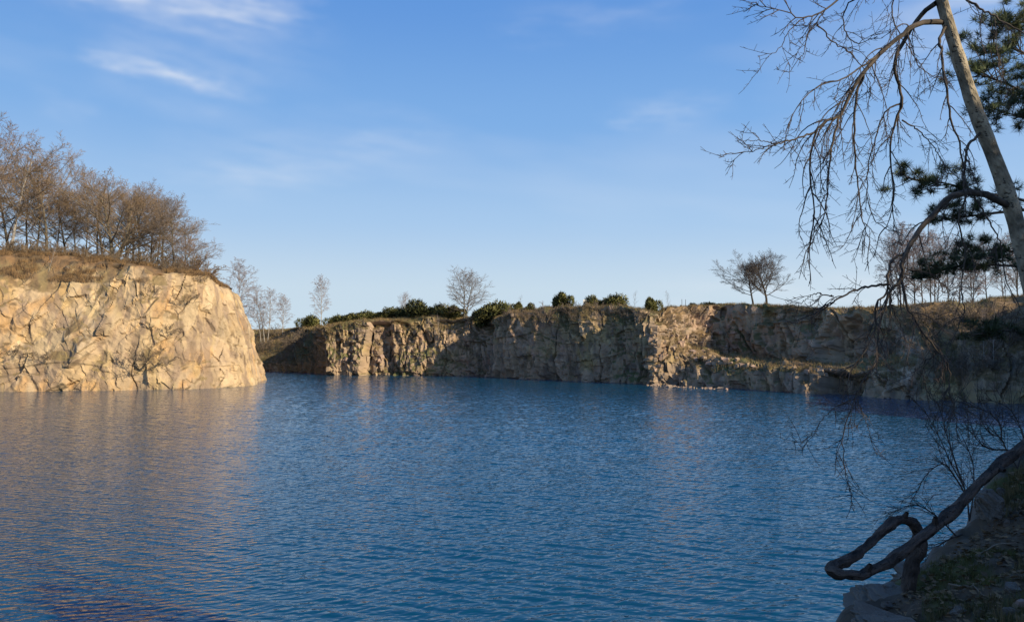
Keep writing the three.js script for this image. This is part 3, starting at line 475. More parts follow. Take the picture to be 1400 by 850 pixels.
function juniper(px, D, w, topPy, v, label, group) {
  const p = at(px, 400, D); p.y = farCliff.ground(p.x, p.z) - .5; const h = heightAt(topPy, D) - p.y, o = new THREE.Group(), width = w / F * D / 1.5;
  part(stumpGeometry, M.barkDark, 'trunk', o); part(junipers[v % 3], M.juniper, 'crown', o); o.position.copy(p); o.scale.set(width, h / 1.08, width); o.rotation.y = px * 1.7; return add(o, 'juniper_bush', label, 'juniper', group);
}
[[425, 246, 30, 430, 0, 'rounded juniper standing apart at the left end of the juniper row'], [770, 178, 30, 397, 1, 'tallest lone juniper with flat top above the dark far wall'], [811, 176, 24, 404, 2, 'small round juniper left of the wide pair on the rim'], [838, 174, 42, 402, 0, 'wide low juniper on the rim above the dark wall'], [891, 164, 25, 404, 1, 'round juniper perched above the sunlit rocky spur'], [946, 189, 16, 414, 2, 'very small juniper on the upper wall right of the spur'], [973, 185, 34, 413, 0, 'flat creeping juniper at the upper wall edge'], [708, 190, 16, 411, 1, 'small upright juniper left of its twin on the rim'], [724, 184, 15, 414, 2, 'small upright juniper right of its twin on the rim'], [684, 196, 50, 411, 0, 'broad juniper right of the lone broad birch'], [657, 198, 34, 417, 1, 'dark juniper close to the foot of the lone broad birch'], [574, 208, 40, 410, 2, 'tall dark juniper at the right end of the hedge'], [598, 207, 34, 415, 0, 'dark juniper next to the tall one right of the hedge'], [619, 203, 36, 416, 1, 'dark juniper left of the lone broad birch']]
  .forEach(([px, D, w, top, v, label]) => juniper(px, D, w, top, v, label, 'junipers along the far rim'));
[[462, 430], [476, 427], [489, 428], [503, 424], [517, 425], [531, 420], [546, 419], [556, 422]].forEach(([px, top], k) => juniper(px, 216 - k * .5, 30, top, k, 'olive green juniper in the low hedge on the far rim', 'low juniper hedge'));

// ---------------------------------------------------------------- loose rock, posts
function rockGeometry(seed, detail = 2, chip = .22) {
  const R = rng(seed), g = new THREE.IcosahedronGeometry(1, detail), p = g.attributes.position, planes = [];
  for (let k = 0; k < 11; k++) { const u = R() * 2 - 1, f = R() * 6.28, s = Math.sqrt(1 - u * u); planes.push([V(s * Math.cos(f), u, s * Math.sin(f)), .55 + R() * .3]); }
  for (const d of [V(1, .1, 0), V(-1, 0, .1), V(0, 1, .05), V(.1, -1, 0), V(0, .1, 1), V(.05, 0, -1)]) planes.push([d.normalize(), .62 + R() * .15]);
  const v = V(0, 0, 0); for (let i = 0; i < p.count; i++) { v.fromBufferAttribute(p, i); for (const [n, d] of planes) { const e = v.dot(n) - d; if (e > 0) v.addScaledVector(n, -e); } const w = chip * (.3 * fbm(v.x * 3 + seed, v.y * 5 + v.z * 3, seed, 4) + .35 * (cell(v.x * 2.6 + v.y, v.z * 2.6 + v.y * 2, seed)[0] - .5)); v.multiplyScalar(1 + w); p.setXYZ(i, v.x, v.y, v.z); }
  g.computeVertexNormals(); return g;
}
function blockGeometry(seed) { const R = rng(seed), g = new THREE.BoxGeometry(1.5, 1.5, 1.5, 1, 1, 1).toNonIndexed(), p = g.attributes.position; for (let i = 0; i < p.count; i++) { const k = (p.getX(i) > 0 ? 1 : 0) + (p.getY(i) > 0 ? 2 : 0) + (p.getZ(i) > 0 ? 4 : 0); p.setXYZ(i, p.getX(i) * (.6 + .6 * hash(k, 1, seed)), p.getY(i) * (.6 + .6 * hash(k, 2, seed)), p.getZ(i) * (.6 + .6 * hash(k, 3, seed))); } g.computeVertexNormals(); return g; }
const blocks = [11, 12, 13, 14, 15, 16].map(blockGeometry), rockTan = std(.33, .245, .165, { map: rockTone, flatShading: true }), rockPink = std(.35, .25, .19, { map: rockTone, flatShading: true }), rockGrey = std(.16, .135, .11, { map: rockTone, bumpMap: rockBump, bumpScale: .06, flatShading: true });
{
  const R = rng(33);
  for (let k = 0; k < 120; k++) {                         // blocks lodged in the broken spur
    const t = R(), px = lerp(886, 1012, t * t) + R() * 8, py = lerp(432, 486, R()) + (px - 890) * .12 + (R() < .35 && px < 912 ? R() * 44 : 0), q = farCliff.where(px, Math.min(py, 522)), m = part(blocks[k % 6], k % 3 ? rockTan : rockPink, 'rock_block', farCliff.mesh), s = .3 + .6 * R() * R();
    m.position.copy(q); m.scale.set(s * (.8 + .6 * R()), s * (.7 + .8 * R()), s); m.rotation.set(R() * .4, R() * 6, R() * .4);
  }
  for (let k = 0; k < 46; k++) {
    const px = 884 + 115 * Math.pow(R(), 1.2), b = onWater(px, 525.6 + (px - 884) * .052 + .8 + R() * 1.6), m = new THREE.Mesh(blocks[k % 6], k % 2 ? rockPink : rockTan), s = .16 + .5 * R() * R() * R(); b.y = .02 + .12 * R();
    m.position.copy(b); m.scale.set(s * 1.5, s * .75, s * 1.2); m.rotation.set(R() * .4, R() * 6, R() * .4);
    add(m, 'boulder', 'pinkish angular boulder at the water edge below the rocky spur', 'boulder', 'boulders at the foot of the spur');
  }
  for (let k = 0; k < 40; k++) {                          // blocks along the ledge and in the rough wall
    const led = k < 22, px = led ? 965 + R() * 175 : 446 + R() * 110, py = led ? 494 + (px - 965) * .06 + R() * 8 : 470 + R() * 38, q = farCliff.where(px, py), m = part(blocks[k % 6], k % 3 ? rockTan : rockPink, 'rock_block', farCliff.mesh), s = .25 + .45 * R(); m.position.copy(q); m.scale.set(s * 1.2, s * (led ? .8 : 1.4), s); m.rotation.set(R() * .4, R() * 6, R() * .4);
  }
}
{
  const signMat = std(.75, .76, .72), p = at(800, 412, 178); p.y = farCliff.ground(p.x, p.z); const o = new THREE.Group();
  part(new THREE.BoxGeometry(.9, 1.3, .12).translate(0, 1.35, 0), signMat, 'panel', o); for (const x of [-.4, .4]) part(new THREE.BoxGeometry(.1, .9, .1).translate(x, .3, 0), M.bark, 'leg', o);
  o.position.copy(p); add(o, 'notice_board', 'tiny pale board on the far rim between the tall juniper and the round one', 'board');
  const post = new THREE.CylinderGeometry(.05, .06, 2.4, 8).translate(0, 1.1, 0);
  for (const [px, label] of [[932.5, 'left one of two thin posts on the upper wall edge'], [937.5, 'right one of two thin posts on the upper wall edge']]) { const q = at(px, 410, 183); q.y = farCliff.ground(q.x, q.z); const m = new THREE.Mesh(post, M.barkDark); m.position.copy(q); add(m, 'wooden_post', label, 'post', 'posts on the far rim'); }
}

// ---------------------------------------------------------------- dead grass on rims and ledges
function tuft(seed, n, h, spread) {
  const R = rng(seed), p = []; for (let k = 0; k < n; k++) { const a = R() * 6.28, d = R() * spread, x = Math.cos(a) * d, z = Math.sin(a) * d, l = h * (.5 + .7 * R()), b = R() * 6.28, t = .5 * R() * l, w = h * .045; p.push(x - w * Math.sin(b), -.03, z + w * Math.cos(b), x + w * Math.sin(b), -.03, z - w * Math.cos(b), x + Math.cos(b) * t, l, z + Math.sin(b) * t); }
  const g = new THREE.BufferGeometry(); g.setAttribute('position', new THREE.Float32BufferAttribute(p, 3)); g.computeVertexNormals(); return g;
}
function grassOn(cliff, count, seed, ok, name, mat, h, palette) {
  const R = rng(seed), spots = []; for (let k = 0; k < cliff.pos.length; k++) if (cliff.N.getY(k) > .45 && ok(cliff.pos[k], cliff.S[k % cliff.nu][1], cliff.rowAt[Math.floor(k / cliff.nu)])) spots.push(k);
  const m = new THREE.InstancedMesh(tuft(seed, 12, h, h * .8), mat, count), d = new THREE.Object3D(), c = new THREE.Color();
  for (let k = 0; k < count; k++) { const p = cliff.pos[spots[Math.floor(R() * spots.length)]]; d.position.set(p.x + (R() - .5) * .4, p.y, p.z + (R() - .5) * .4); d.rotation.y = R() * 6.28; d.scale.setScalar(.6 + .8 * R()); d.updateMatrix(); m.setMatrixAt(k, d.matrix); const q = palette[Math.floor(R() * palette.length)]; m.setColorAt(k, c.setRGB(...q)); }
  return add(m, name, null, null, null, 'stuff');
}
const grassMat = std(1, 1, 1, { side: THREE.DoubleSide });
grassOn(leftCliff, 5200, 61, (p, px, row) => row > 4 && row < 6.1 && px > -40 && (px < 190 || row > 5) && fbm(p.x * .35, p.z * .35, 77, 3) > -.05, 'dead_grass', grassMat, .55, [[.2, .125, .055], [.25, .155, .065], [.14, .085, .04], [.1, .065, .035]]);
grassOn(farCliff, 16000, 62, (p, px, row) => row > 1.4 && row < 6.05 && px > 320 && px < 1430, 'dead_grass', grassMat, .5, [[.18, .13, .055], [.24, .17, .08], [.12, .11, .04], [.14, .1, .05]]);

// ---------------------------------------------------------------- the near tree leaning over the water
const nearBark = grainTexture(512, (u, v) => { const w = tfbm(u, v, 4, 87, 4); return .7 + 1.3 * (tfbm(u, v, 8, 81, 5) - .5) + 1.5 * (w - .5) - .55 * smooth(.66, .82, tfbm(u, v * 3 % 1, 16, 95, 2)) * smooth(.45, .6, w) + .1 * smooth(.56, .64, tfbm(u, v, 5, 99, 4)); });
const barkPale = std(.38, .33, .24, { map: nearBark, bumpMap: nearBark, bumpScale: .03, roughness: 1 }), barkTwig = std(.06, .047, .04), barkLimb = std(.085, .066, .048, { map: nearBark });
const curve = (pts, n) => new THREE.CatmullRomCurve3(pts, false, 'centripetal').getPoints(n);
const lineOf = (list, n) => curve(list.map(([x, y, D]) => at(x, y, D)), n);
const fall = (r0, r1, n, pw = 1) => Array.from({ length: n + 1 }, (_, k) => lerp(r0, r1, Math.pow(k / n, pw)));
{
  const o = new THREE.Group(), tr = new Tubes(), R = rng(404);
  const trunk = lineOf([[1462, 640, 10.6], [1440, 520, 10.4], [1418, 425, 10.2], [1398, 335, 10], [1378, 265, 9.9], [1354, 200, 9.8], [1334, 150, 9.7], [1317, 98, 9.6], [1302, 48, 9.5], [1288, 0, 9.4], [1276, -60, 9.3], [1266, -130, 9.2], [1258, -220, 9.1]], 60);
  const tw = trunk.map((p, k) => lerp(.13, .05, Math.pow(k / 60, .85)) * (1 + .08 * noise(k * .7, 3, 2) + .05 * noise(k * 2.1, 4, 2)));
  tr.tube(trunk, tw, 16); part(tr.geometry(), barkPale, 'trunk', o);
  const limbs = new Tubes(), twigs = new Tubes();
  const spray = (pts, r, dens, len, down, out) => {        // side shoots that droop, with short spurs
    let L = 0; for (let k = 1; k < pts.length; k++) L += pts[k].distanceTo(pts[k - 1]);
    const n = Math.max(2, Math.round(L * dens * 2.1));
    for (let k = 0; k < n; k++) {
      const t = lerp(.12, 1, (k + R()) / n), q = t * (pts.length - 1), a = Math.min(pts.length - 2, Math.floor(q)), p = pts[a].clone().lerp(pts[a + 1], q - a), tan = pts[a + 1].clone().sub(pts[a]).normalize();
      const side = V(R() - .5, R() - .5, R() - .5).cross(tan).normalize(), d = tan.clone().multiplyScalar(.8).addScaledVector(side, .75).add(V(-.15 * out, .05, 0)).normalize(), l = len * 1.25 * (.4 + .9 * R()) * lerp(1, .6, t), m = 10, sp = [p.clone()];
      for (let s = 1; s <= m; s++) { d.add(V((R() - .5) * .34, (R() - .5) * .26 - down * (s < 8 ? .2 : -.14), (R() - .5) * .34)).normalize(); sp.push(sp[s - 1].clone().addScaledVector(d, l / m)); }
      const r0 = Math.min(r * .55, .0085); (twigs).tube(sp, fall(r0, .0028, m), 4);
      const m2 = Math.round(4 + l * 6);
      for (let z = 0; z < m2; z++) {
        const g = 1 + Math.floor(R() * (m - 1)), p2 = sp[g], d2 = sp[g + 1 > m ? m : g + 1].clone().sub(sp[g - 1]).normalize().multiplyScalar(.7).add(V((R() - .5) * 1.5, (R() - .5) * 1.2, (R() - .5) * 1.5)).normalize(), l2 = R() < .5 ? .03 + .04 * R() : .1 + .26 * R(), q3 = [p2.clone()];
        for (let s = 1; s <= 4; s++) { d2.add(V((R() - .5) * .4, -.1 * down + .08, (R() - .5) * .4)).normalize(); q3.push(q3[s - 1].clone().addScaledVector(d2, l2 / 4)); }
        twigs.tube(q3, fall(.0036, .0022, 4), 3);
        if (l2 > .16) for (let y = 0; y < 3; y++) { const b = q3[1 + y], e = b.clone().add(V((R() - .5) * .12, (R() - .4) * .1, (R() - .5) * .12)); twigs.tube([b, e], [.0028, .002], 3); }
      }
    }
  };
  const limb = (list, r0, r1, dens, len, down = 1, out = 1, n = 28) => { const pts = lineOf(list, n).map((p, k, a) => k && k < a.length - 1 ? p.add(V((R() - .5) * .02, (R() - .5) * .02, (R() - .5) * .03)) : p); limbs.tube(pts, fall(r0, r1, n, .8), 7); spray(pts, (r0 + r1) / 2, dens, len, down, out); return pts; };
  // upper crown, hanging to the left
  limb([[1296, 30, 9.48], [1256, 32, 9.3], [1236, 46, 9.2], [1212, 66, 9.1], [1184, 94, 9], [1164, 128, 8.9], [1146, 160, 8.85], [1132, 164, 8.8], [1116, 180, 8.8], [1108, 230, 8.8], [1114, 280, 8.8], [1110, 318, 8.8]], .037, .006, 3.2, .75);
  limb([[1116, 180, 8.8], [1088, 190, 8.7], [1060, 197, 8.6], [1035, 205, 8.55], [984, 212, 8.5]], .013, .003, 3, .28, .4);
  limb([[1060, 197, 8.6], [1040, 192, 8.5], [1016, 193, 8.5]], .006, .003, 2.5, .2, .2);
  limb([[1280, 4, 9.4], [1260, 20, 9.6], [1238, 54, 9.7], [1224, 84, 9.7], [1228, 112, 9.8], [1234, 140, 9.8], [1220, 180, 9.9], [1218, 226, 9.9], [1222, 272, 9.9], [1212, 312, 9.9]], .034, .005, 3, .6);
  limb([[1184, 94, 9], [1172, 130, 9.1], [1168, 180, 9.15], [1172, 240, 9.2], [1180, 300, 9.2], [1190, 330, 9.2]], .02, .004, 3.6, .55);
  limb([[1164, 128, 8.9], [1142, 180, 8.8], [1134, 230, 8.8], [1128, 290, 8.8], [1104, 345, 8.8]], .018, .004, 3.6, .5);
  limb([[1234, 140, 9.8], [1212, 152, 9.8], [1198, 190, 9.8], [1186, 240, 9.8], [1196, 300, 9.8], [1230, 320, 9.8]], .013, .004, 3.2, .45);
  limb([[1234, 164, 9.8], [1258, 180, 9.9], [1280, 205, 10], [1296, 238, 10]], .011, .004, 3, .4);
  limb([[1212, 66, 9.1], [1180, 90, 8.9], [1150, 108, 8.7], [1112, 122, 8.6], [1088, 150, 8.5], [1076, 185, 8.5]], .014, .003, 2.6, .35);
  limb([[1300, 26, 9.5], [1286, 52, 9.36], [1288, 72, 9.3], [1294, 120, 9.2], [1300, 160, 9.2], [1312, 195, 9.2], [1320, 245, 9.2], [1318, 262, 9.2]], .022, .007, 2.4, .5, .8, .3);
  limb([[1346, 178, 9.76], [1324, 200, 9.6], [1322, 214, 9.6], [1318, 254, 9.5], [1322, 268, 9.4]], .02, .012, 2, .35, .8, .3);
  limb([[1273, -90, 9.27], [1230, -58, 9.2], [1178, -30, 9], [1128, 14, 8.8], [1100, 24, 8.7], [1060, 12, 8.6], [1024, 4, 8.6]], .02, .003, 3, .35, .3);
  limb([[1128, 14, 8.8], [1117, 30, 8.8], [1104, 50, 8.75], [1098, 74, 8.7], [1078, 99, 8.7]], .008, .003, 2.6, .25, .3);
  limb([[1117, 30, 8.8], [1138, 56, 8.9], [1168, 76, 9], [1188, 108, 9.1], [1192, 120, 9.1]], .009, .004, 3.2, .35, .3);
  limb([[1100, 24, 8.7], [1080, 42, 8.6], [1066, 66, 8.6], [1046, 80, 8.6]], .007, .003, 2.8, .25, .2);
  limb([[1279, -44, 9.33], [1210, -20, 9.6], [1160, 6, 9.8], [1155, 40, 9.8], [1172, 58, 9.8], [1200, 50, 9.8]], .014, .004, 3, .4, .5);
  limb([[1270, -60, 9.4], [1225, -10, 9.9], [1222, 30, 10], [1240, 60, 10], [1262, 95, 10], [1290, 110, 10]], .012, .004, 3, .45, .6);
  limb([[1290, -20, 9.4], [1330, 4, 9.1], [1355, 20, 9], [1400, 45, 8.9], [1440, 70, 8.8]], .018, .006, 2.2, .4, .6, -.5);
  limb([[1355, 20, 9], [1362, 60, 9], [1372, 105, 9], [1385, 130, 9]], .007, .003, 2.4, .3, .8, -.3);
  // the low limb that arches over the water
  const low = limb([[1394, 286, 10.04], [1352, 268, 9.62], [1323, 263, 9.3], [1297, 272, 9.1], [1274, 295, 9], [1254, 319, 8.9], [1241, 342, 8.8], [1235, 362, 8.7], [1233, 382, 8.7], [1217, 400, 8.6], [1209, 424, 8.6], [1200, 470, 8.5]], .05, .011, 1.4, .5, 1);
  limb([[1240, 345, 8.8], [1222, 354, 8.7], [1215, 376, 8.6], [1214, 398, 8.6], [1198, 416, 8.5], [1197, 448, 8.5], [1184, 476, 8.4], [1174, 492, 8.4], [1160, 512, 8.4]], .018, .005, 3.2, .5);
  limb([[1215, 388, 8.6], [1178, 394, 8.5], [1144, 409, 8.4], [1128, 422, 8.4], [1106, 438, 8.4]], .015, .005, 3, .4, .5);
  limb([[1140, 405, 8.4], [1114, 402, 8.3], [1094, 416, 8.3]], .008, .003, 2.6, .3, .3);
  limb([[1217, 400, 8.6], [1220, 419, 8.7], [1236, 452, 8.8]], .012, .004, 3, .35);
  limb([[1233, 382, 8.7], [1243, 421, 8.7], [1260, 450, 8.7], [1283, 481, 8.7], [1297, 501, 8.7], [1300, 540, 8.7], [1310, 575, 8.7]], .017, .006, 3.2, .55);
  limb([[1283, 481, 8.7], [1262, 500, 8.8], [1272, 540, 8.8], [1290, 560, 8.8]], .008, .003, 3, .35);
  limb([[1200, 470, 8.5], [1198, 495, 8.4], [1178, 524, 8.3], [1170, 545, 8.3], [1156, 580, 8.2], [1153, 615, 8.2], [1157, 650, 8.2], [1167, 677, 8.2]], .011, .003, 2.6, .38, .9);
  limb([[1170, 545, 8.3], [1140, 558, 8.2], [1112, 590, 8.2], [1094, 608, 8.2]], .006, .0025, 2.6, .25, .3);
  limb([[1172, 545, 8.3], [1186, 580, 8.2], [1192, 605, 8.2]], .006, .0025, 2.4, .25, .3);
  limb([[1323, 263, 9.3], [1312, 300, 9.2], [1320, 345, 9.2], [1316, 390, 9.2], [1317, 430, 9.2], [1300, 470, 9.2]], .012, .005, 2.2, .45);
  limb([[1333, 268, 9.4], [1352, 300, 9.5], [1368, 330, 9.6], [1376, 380, 9.7], [1400, 430, 9.7]], .012, .005, 2, .4, .8, -.2);
  limb([[1234, 365, 8.7], [1280, 378, 8.6], [1292, 400, 8.6], [1318, 384, 8.6], [1345, 350, 8.6]], .007, .003, 2, .3, .3, 0);
  part(limbs.geometry(), barkLimb, 'limbs', o); part(twigs.geometry(), barkTwig, 'crown', o);
  add(o, 'leaning_tree', 'near bare tree at right leaning in with long drooping branches over the water', 'tree');
}
// ---------------------------------------------------------------- the looped trunk on the bank
{
  const o = new THREE.Group(), t = new Tubes(), pts = lineOf([[1240, 840, 7.9], [1241, 818, 7.85], [1246, 782, 7.82], [1256, 752, 7.84], [1256, 727, 7.85], [1243, 711, 7.8], [1224, 712, 7.7], [1206, 727, 7.6], [1181, 750, 7.45], [1156, 767, 7.3], [1140, 773, 7.2], [1136, 779, 7.1], [1144, 784, 7.05], [1168, 787, 7.05], [1193, 781, 7.1], [1224, 761, 7.2], [1258, 736, 7.3], [1291, 711, 7.45], [1319, 684, 7.6], [1352, 648, 7.8], [1388, 620, 8], [1430, 585, 8.3], [1480, 545, 8.6]], 90);
  pts.forEach((p, k) => p.add(V(.011 * noise(k * .7, 1, 31), .013 * noise(k * .8, 2, 31), .012 * noise(k * .7, 3, 31))));
  t.tube(pts, pts.map((p, k) => lerp(.085, .047, smooth(0, 30, k)) * lerp(1, 1.3, smooth(50, 90, k)) * (1 + .18 * noise(k * .31, 1, 5) + .2 * noise(k * .9, 2, 6))), 14);
  part(t.geometry(), std(.11, .078, .06, { map: nearBark, bumpMap: nearBark, bumpScale: .05, roughness: 1 }), 'trunk', o);
  const s = new Tubes(); for (const [k, dx, dy, dz, r] of [[56, .03, .09, .04, .03], [68, -.02, .1, .05, .028], [79, .02, -.02, .1, .03], [22, .02, .08, .05, .026]]) s.tube([pts[k], pts[k].clone().add(V(dx * .6, dy * .6, dz * .6)), pts[k].clone().add(V(dx, dy, dz))], [r * 1.3, r, r * .7], 7);
  part(s.geometry(), std(.07, .05, .04, { map: nearBark, roughness: 1 }), 'branch_stub', o);
  add(o, 'looped_trunk', 'dark bent trunk looping back on itself over the rocky bank', 'tree trunk');
}
// twiggy bushes rising behind it
{
  const bush = (list, label, seed) => {
    const R = rng(seed), o = new THREE.Group(), st = new Tubes(), tw = new Tubes();
    for (const l of list) {
      const pts = lineOf(l, 14); st.tube(pts, fall(.011, .003, 14), 5);
      for (let k = 2; k < 14; k++) for (let z = 0; z < 1 + k % 2; z++) { const d = pts[k + 1 > 14 ? 14 : k + 1].clone().sub(pts[k - 1]).normalize().add(V((R() - .5) * 1.7, (R() - .35) * .9, (R() - .5) * 1.2)).normalize(), len = .12 + .4 * R(), q = [pts[k].clone()]; for (let s = 1; s < 6; s++) { d.add(V((R() - .5) * .35, .02, (R() - .5) * .35)).normalize(); q.push(q[s - 1].clone().addScaledVector(d, len / 5)); } tw.tube(q, fall(.0042, .002, 5), 3); for (let y = 2; y < 5; y++) { const e = q[y].clone().addScaledVector(d, .1 * R() + .04).add(V((R() - .5) * .15, (R() - .4) * .1, (R() - .5) * .1)); tw.tube([q[y], e], [.003, .002], 3); } }
    }
    part(st.geometry(), barkTwig, 'stem', o); part(tw.geometry(), barkTwig, 'crown', o); return add(o, 'bare_bush', label, 'bush', 'bare bushes on the bank');
  };
  bush([[[1326, 712, 9.4], [1321, 672, 9.4], [1302, 636, 9.4], [1286, 600, 9.3], [1262, 556, 9.2]], [[1321, 676, 9.4], [1305, 650, 9.4], [1290, 634, 9.3], [1268, 648, 9.2], [1250, 680, 9.1]], [[1318, 665, 9.4], [1300, 610, 9.5], [1292, 575, 9.5], [1310, 545, 9.5]], [[1310, 735, 9.2], [1280, 705, 9.1], [1250, 690, 9], [1222, 700, 9]], [[1326, 712, 9.4], [1332, 670, 9.5], [1330, 630, 9.6], [1318, 600, 9.6]], [[1316, 730, 9.2], [1290, 742, 9.1], [1272, 760, 9.1]]], 'bare twiggy bush growing from the bank behind the looped trunk', 21);
  bush([[[1392, 640, 10], [1377, 615, 10], [1370, 600, 10], [1352, 590, 9.9], [1338, 565, 9.9]], [[1370, 600, 10], [1368, 580, 10], [1345, 560, 10], [1320, 556, 10]], [[1392, 640, 10], [1400, 600, 10.1], [1382, 560, 10.1], [1350, 545, 10]], [[1377, 615, 10], [1350, 612, 10], [1322, 585, 10]]], 'bare bush at the right edge above the slanting trunk', 22);
}
// rocks, litter and sticks on the bank
{
  const slab = (px, py, D, sx, sy, sz, ry, seed, name, label, cat, group, mat = rockGrey) => { const m = new THREE.Mesh(rockGeometry(seed, 18, .9), mat); m.position.copy(at(px, py, D)); m.scale.set(sx, sy, sz); m.rotation.set(.1, ry, -.08); add(m, name, label, cat, group); };
  slab(1216, 822, 7.9, .42, .24, .4, .4, 51, 'rock_slab', 'grey rock slab under the loop of the bent trunk', 'rock', 'rocks on the bank'); slab(1216, 862, 6.9, .42, .2, .4, 1, 52, 'rock_slab', 'lowest rock slab jutting out at the bottom of the bank', 'rock', 'rocks on the bank'); slab(1275, 800, 8.4, .4, .28, .4, 2, 53, 'rock_slab', 'rock block behind the foot of the bent trunk', 'rock', 'rocks on the bank');
  slab(1352, 690, 9, .2, .2, .2, 1, 54, 'rock_slab', 'dark rock propped beneath the slanting trunk', 'rock', 'rocks on the bank'); 
  const R = rng(66);
  const pink = std(.3, .2, .16, { map: rockTone, flatShading: true }); { const p = at(1397, 790, 6.6); p.y = bankY(p.x, p.z) + .02; const m = new THREE.Mesh(rockGeometry(55, 2), pink); m.position.copy(p); m.scale.set(.07, .045, .05); add(m, 'stone', 'small pinkish stone on the bank at the right picture edge', 'stone'); }
  const pebble = [61, 62, 63].map((q) => rockGeometry(q, 3, .5)), pm = [rockGrey, std(.13, .1, .078, { map: rockTone, flatShading: true })];
  for (let k = 0; k < 26; k++) { let x, z; do { x = 2.8 + R() * 4.6; z = -10.8 + R() * 5.6; } while (bankInfo(x, z)[0] < .05 || bankInfo(x, z)[0] > 2.2); const q = .03 + .09 * R() * R(), m = new THREE.Mesh(pebble[k % 3], pm[k % 2]); m.position.set(x, bankY(x, z) + q * .15, z); m.scale.set(q * 1.3, q * .8, q); m.rotation.set(R(), R() * 6, R()); add(m, 'stone', 'small dark stone half buried in the near bank', 'stone', 'stones in the near bank'); }
  const g = new THREE.BufferGeometry(); g.setAttribute('position', new THREE.Float32BufferAttribute([0, 0, 0, .018, .006, .022, 0, .003, .055, 0, 0, 0, 0, .003, .055, -.018, .006, .022], 3)); g.computeVertexNormals();
  const N = 16000, leaves = new THREE.InstancedMesh(g, std(1, 1, 1, { side: THREE.DoubleSide }), N), d = new THREE.Object3D(), c = new THREE.Color();
  for (let k = 0; k < N; k++) { let x, z; do { x = 2.4 + R() * 7; z = -12.5 + R() * 8.5; } while (bankInfo(x, z)[0] < .1); d.position.set(x, bankY(x, z) + .012, z); d.rotation.set((R() - .5) * 1.2, R() * 6.28, (R() - .5) * 1.2); d.scale.setScalar(.6 + R()); d.updateMatrix(); leaves.setMatrixAt(k, d.matrix); const t = R(); leaves.setColorAt(k, c.setRGB(.08 + .16 * t, .055 + .1 * t, .03 + .05 * t)); }
  add(leaves, 'leaf_litter', null, null, null, 'stuff');
  const tg = tuft(9, 16, .2, .09), NT = 900, tufts = new THREE.InstancedMesh(tg, std(1, 1, 1, { side: THREE.DoubleSide }), NT);
  for (let k = 0; k < NT; k++) { let x, z; do { x = 3 + R() * 6; z = -11.5 + R() * 7; } while (bankInfo(x, z)[0] < .15 || noise(x * 1.1, z * 1.1, 5) < .05); d.position.set(x, bankY(x, z), z); d.rotation.set(0, R() * 6, 0); d.scale.set(.6, .3 + .8 * R() * R(), .6); d.updateMatrix(); tufts.setMatrixAt(k, d.matrix); const t = R(); tufts.setColorAt(k, c.setRGB(.07 + .1 * t, .065 + .06 * t, .025 + .03 * t)); }
  add(tufts, 'bank_grass', null, null, null, 'stuff');
  const NM = 9000, moss = new THREE.InstancedMesh(tuft(10, 14, .045, .05), std(1, 1, 1, { side: THREE.DoubleSide }), NM);
  for (let k = 0; k < NM; k++) { let x, z; do { x = 2.6 + R() * 6.4; z = -12 + R() * 8; } while (bankInfo(x, z)[0] < -.05 || fbm(x * .9 + 5, z * .9, 425, 3) + .5 * fbm(x * 7, z * 7, 429, 2) < .12); d.position.set(x, bankY(x, z) - .004, z); d.rotation.set((R() - .5) * .5, R() * 6, (R() - .5) * .5); d.scale.setScalar(.6 + R()); d.updateMatrix(); moss.setMatrixAt(k, d.matrix); const t = R(); moss.setColorAt(k, c.setRGB(.05 + .08 * t, .055 + .07 * t, .014 + .015 * t)); }
  add(moss, 'moss', null, null, null, 'stuff');
  const st = (list, label) => { const t = new Tubes(), pts = lineOf(list, 12); for (const p of pts) p.y = Math.max(p.y, bankY(p.x, p.z) + .015); t.tube(pts, fall(.009, .004, 12), 6); add(new THREE.Mesh(t.geometry(), std(.2, .16, .12)), 'stick', label, 'stick'); };
  st([[1298, 798, 7.6], [1322, 804, 7.3], [1352, 826, 6.9]], 'thin pale dead stick lying on the dark bank');
  st([[1340, 760, 8], [1362, 745, 8], [1392, 742, 7.8]], 'short dead stick beneath the slanting trunk at the right edge');
}
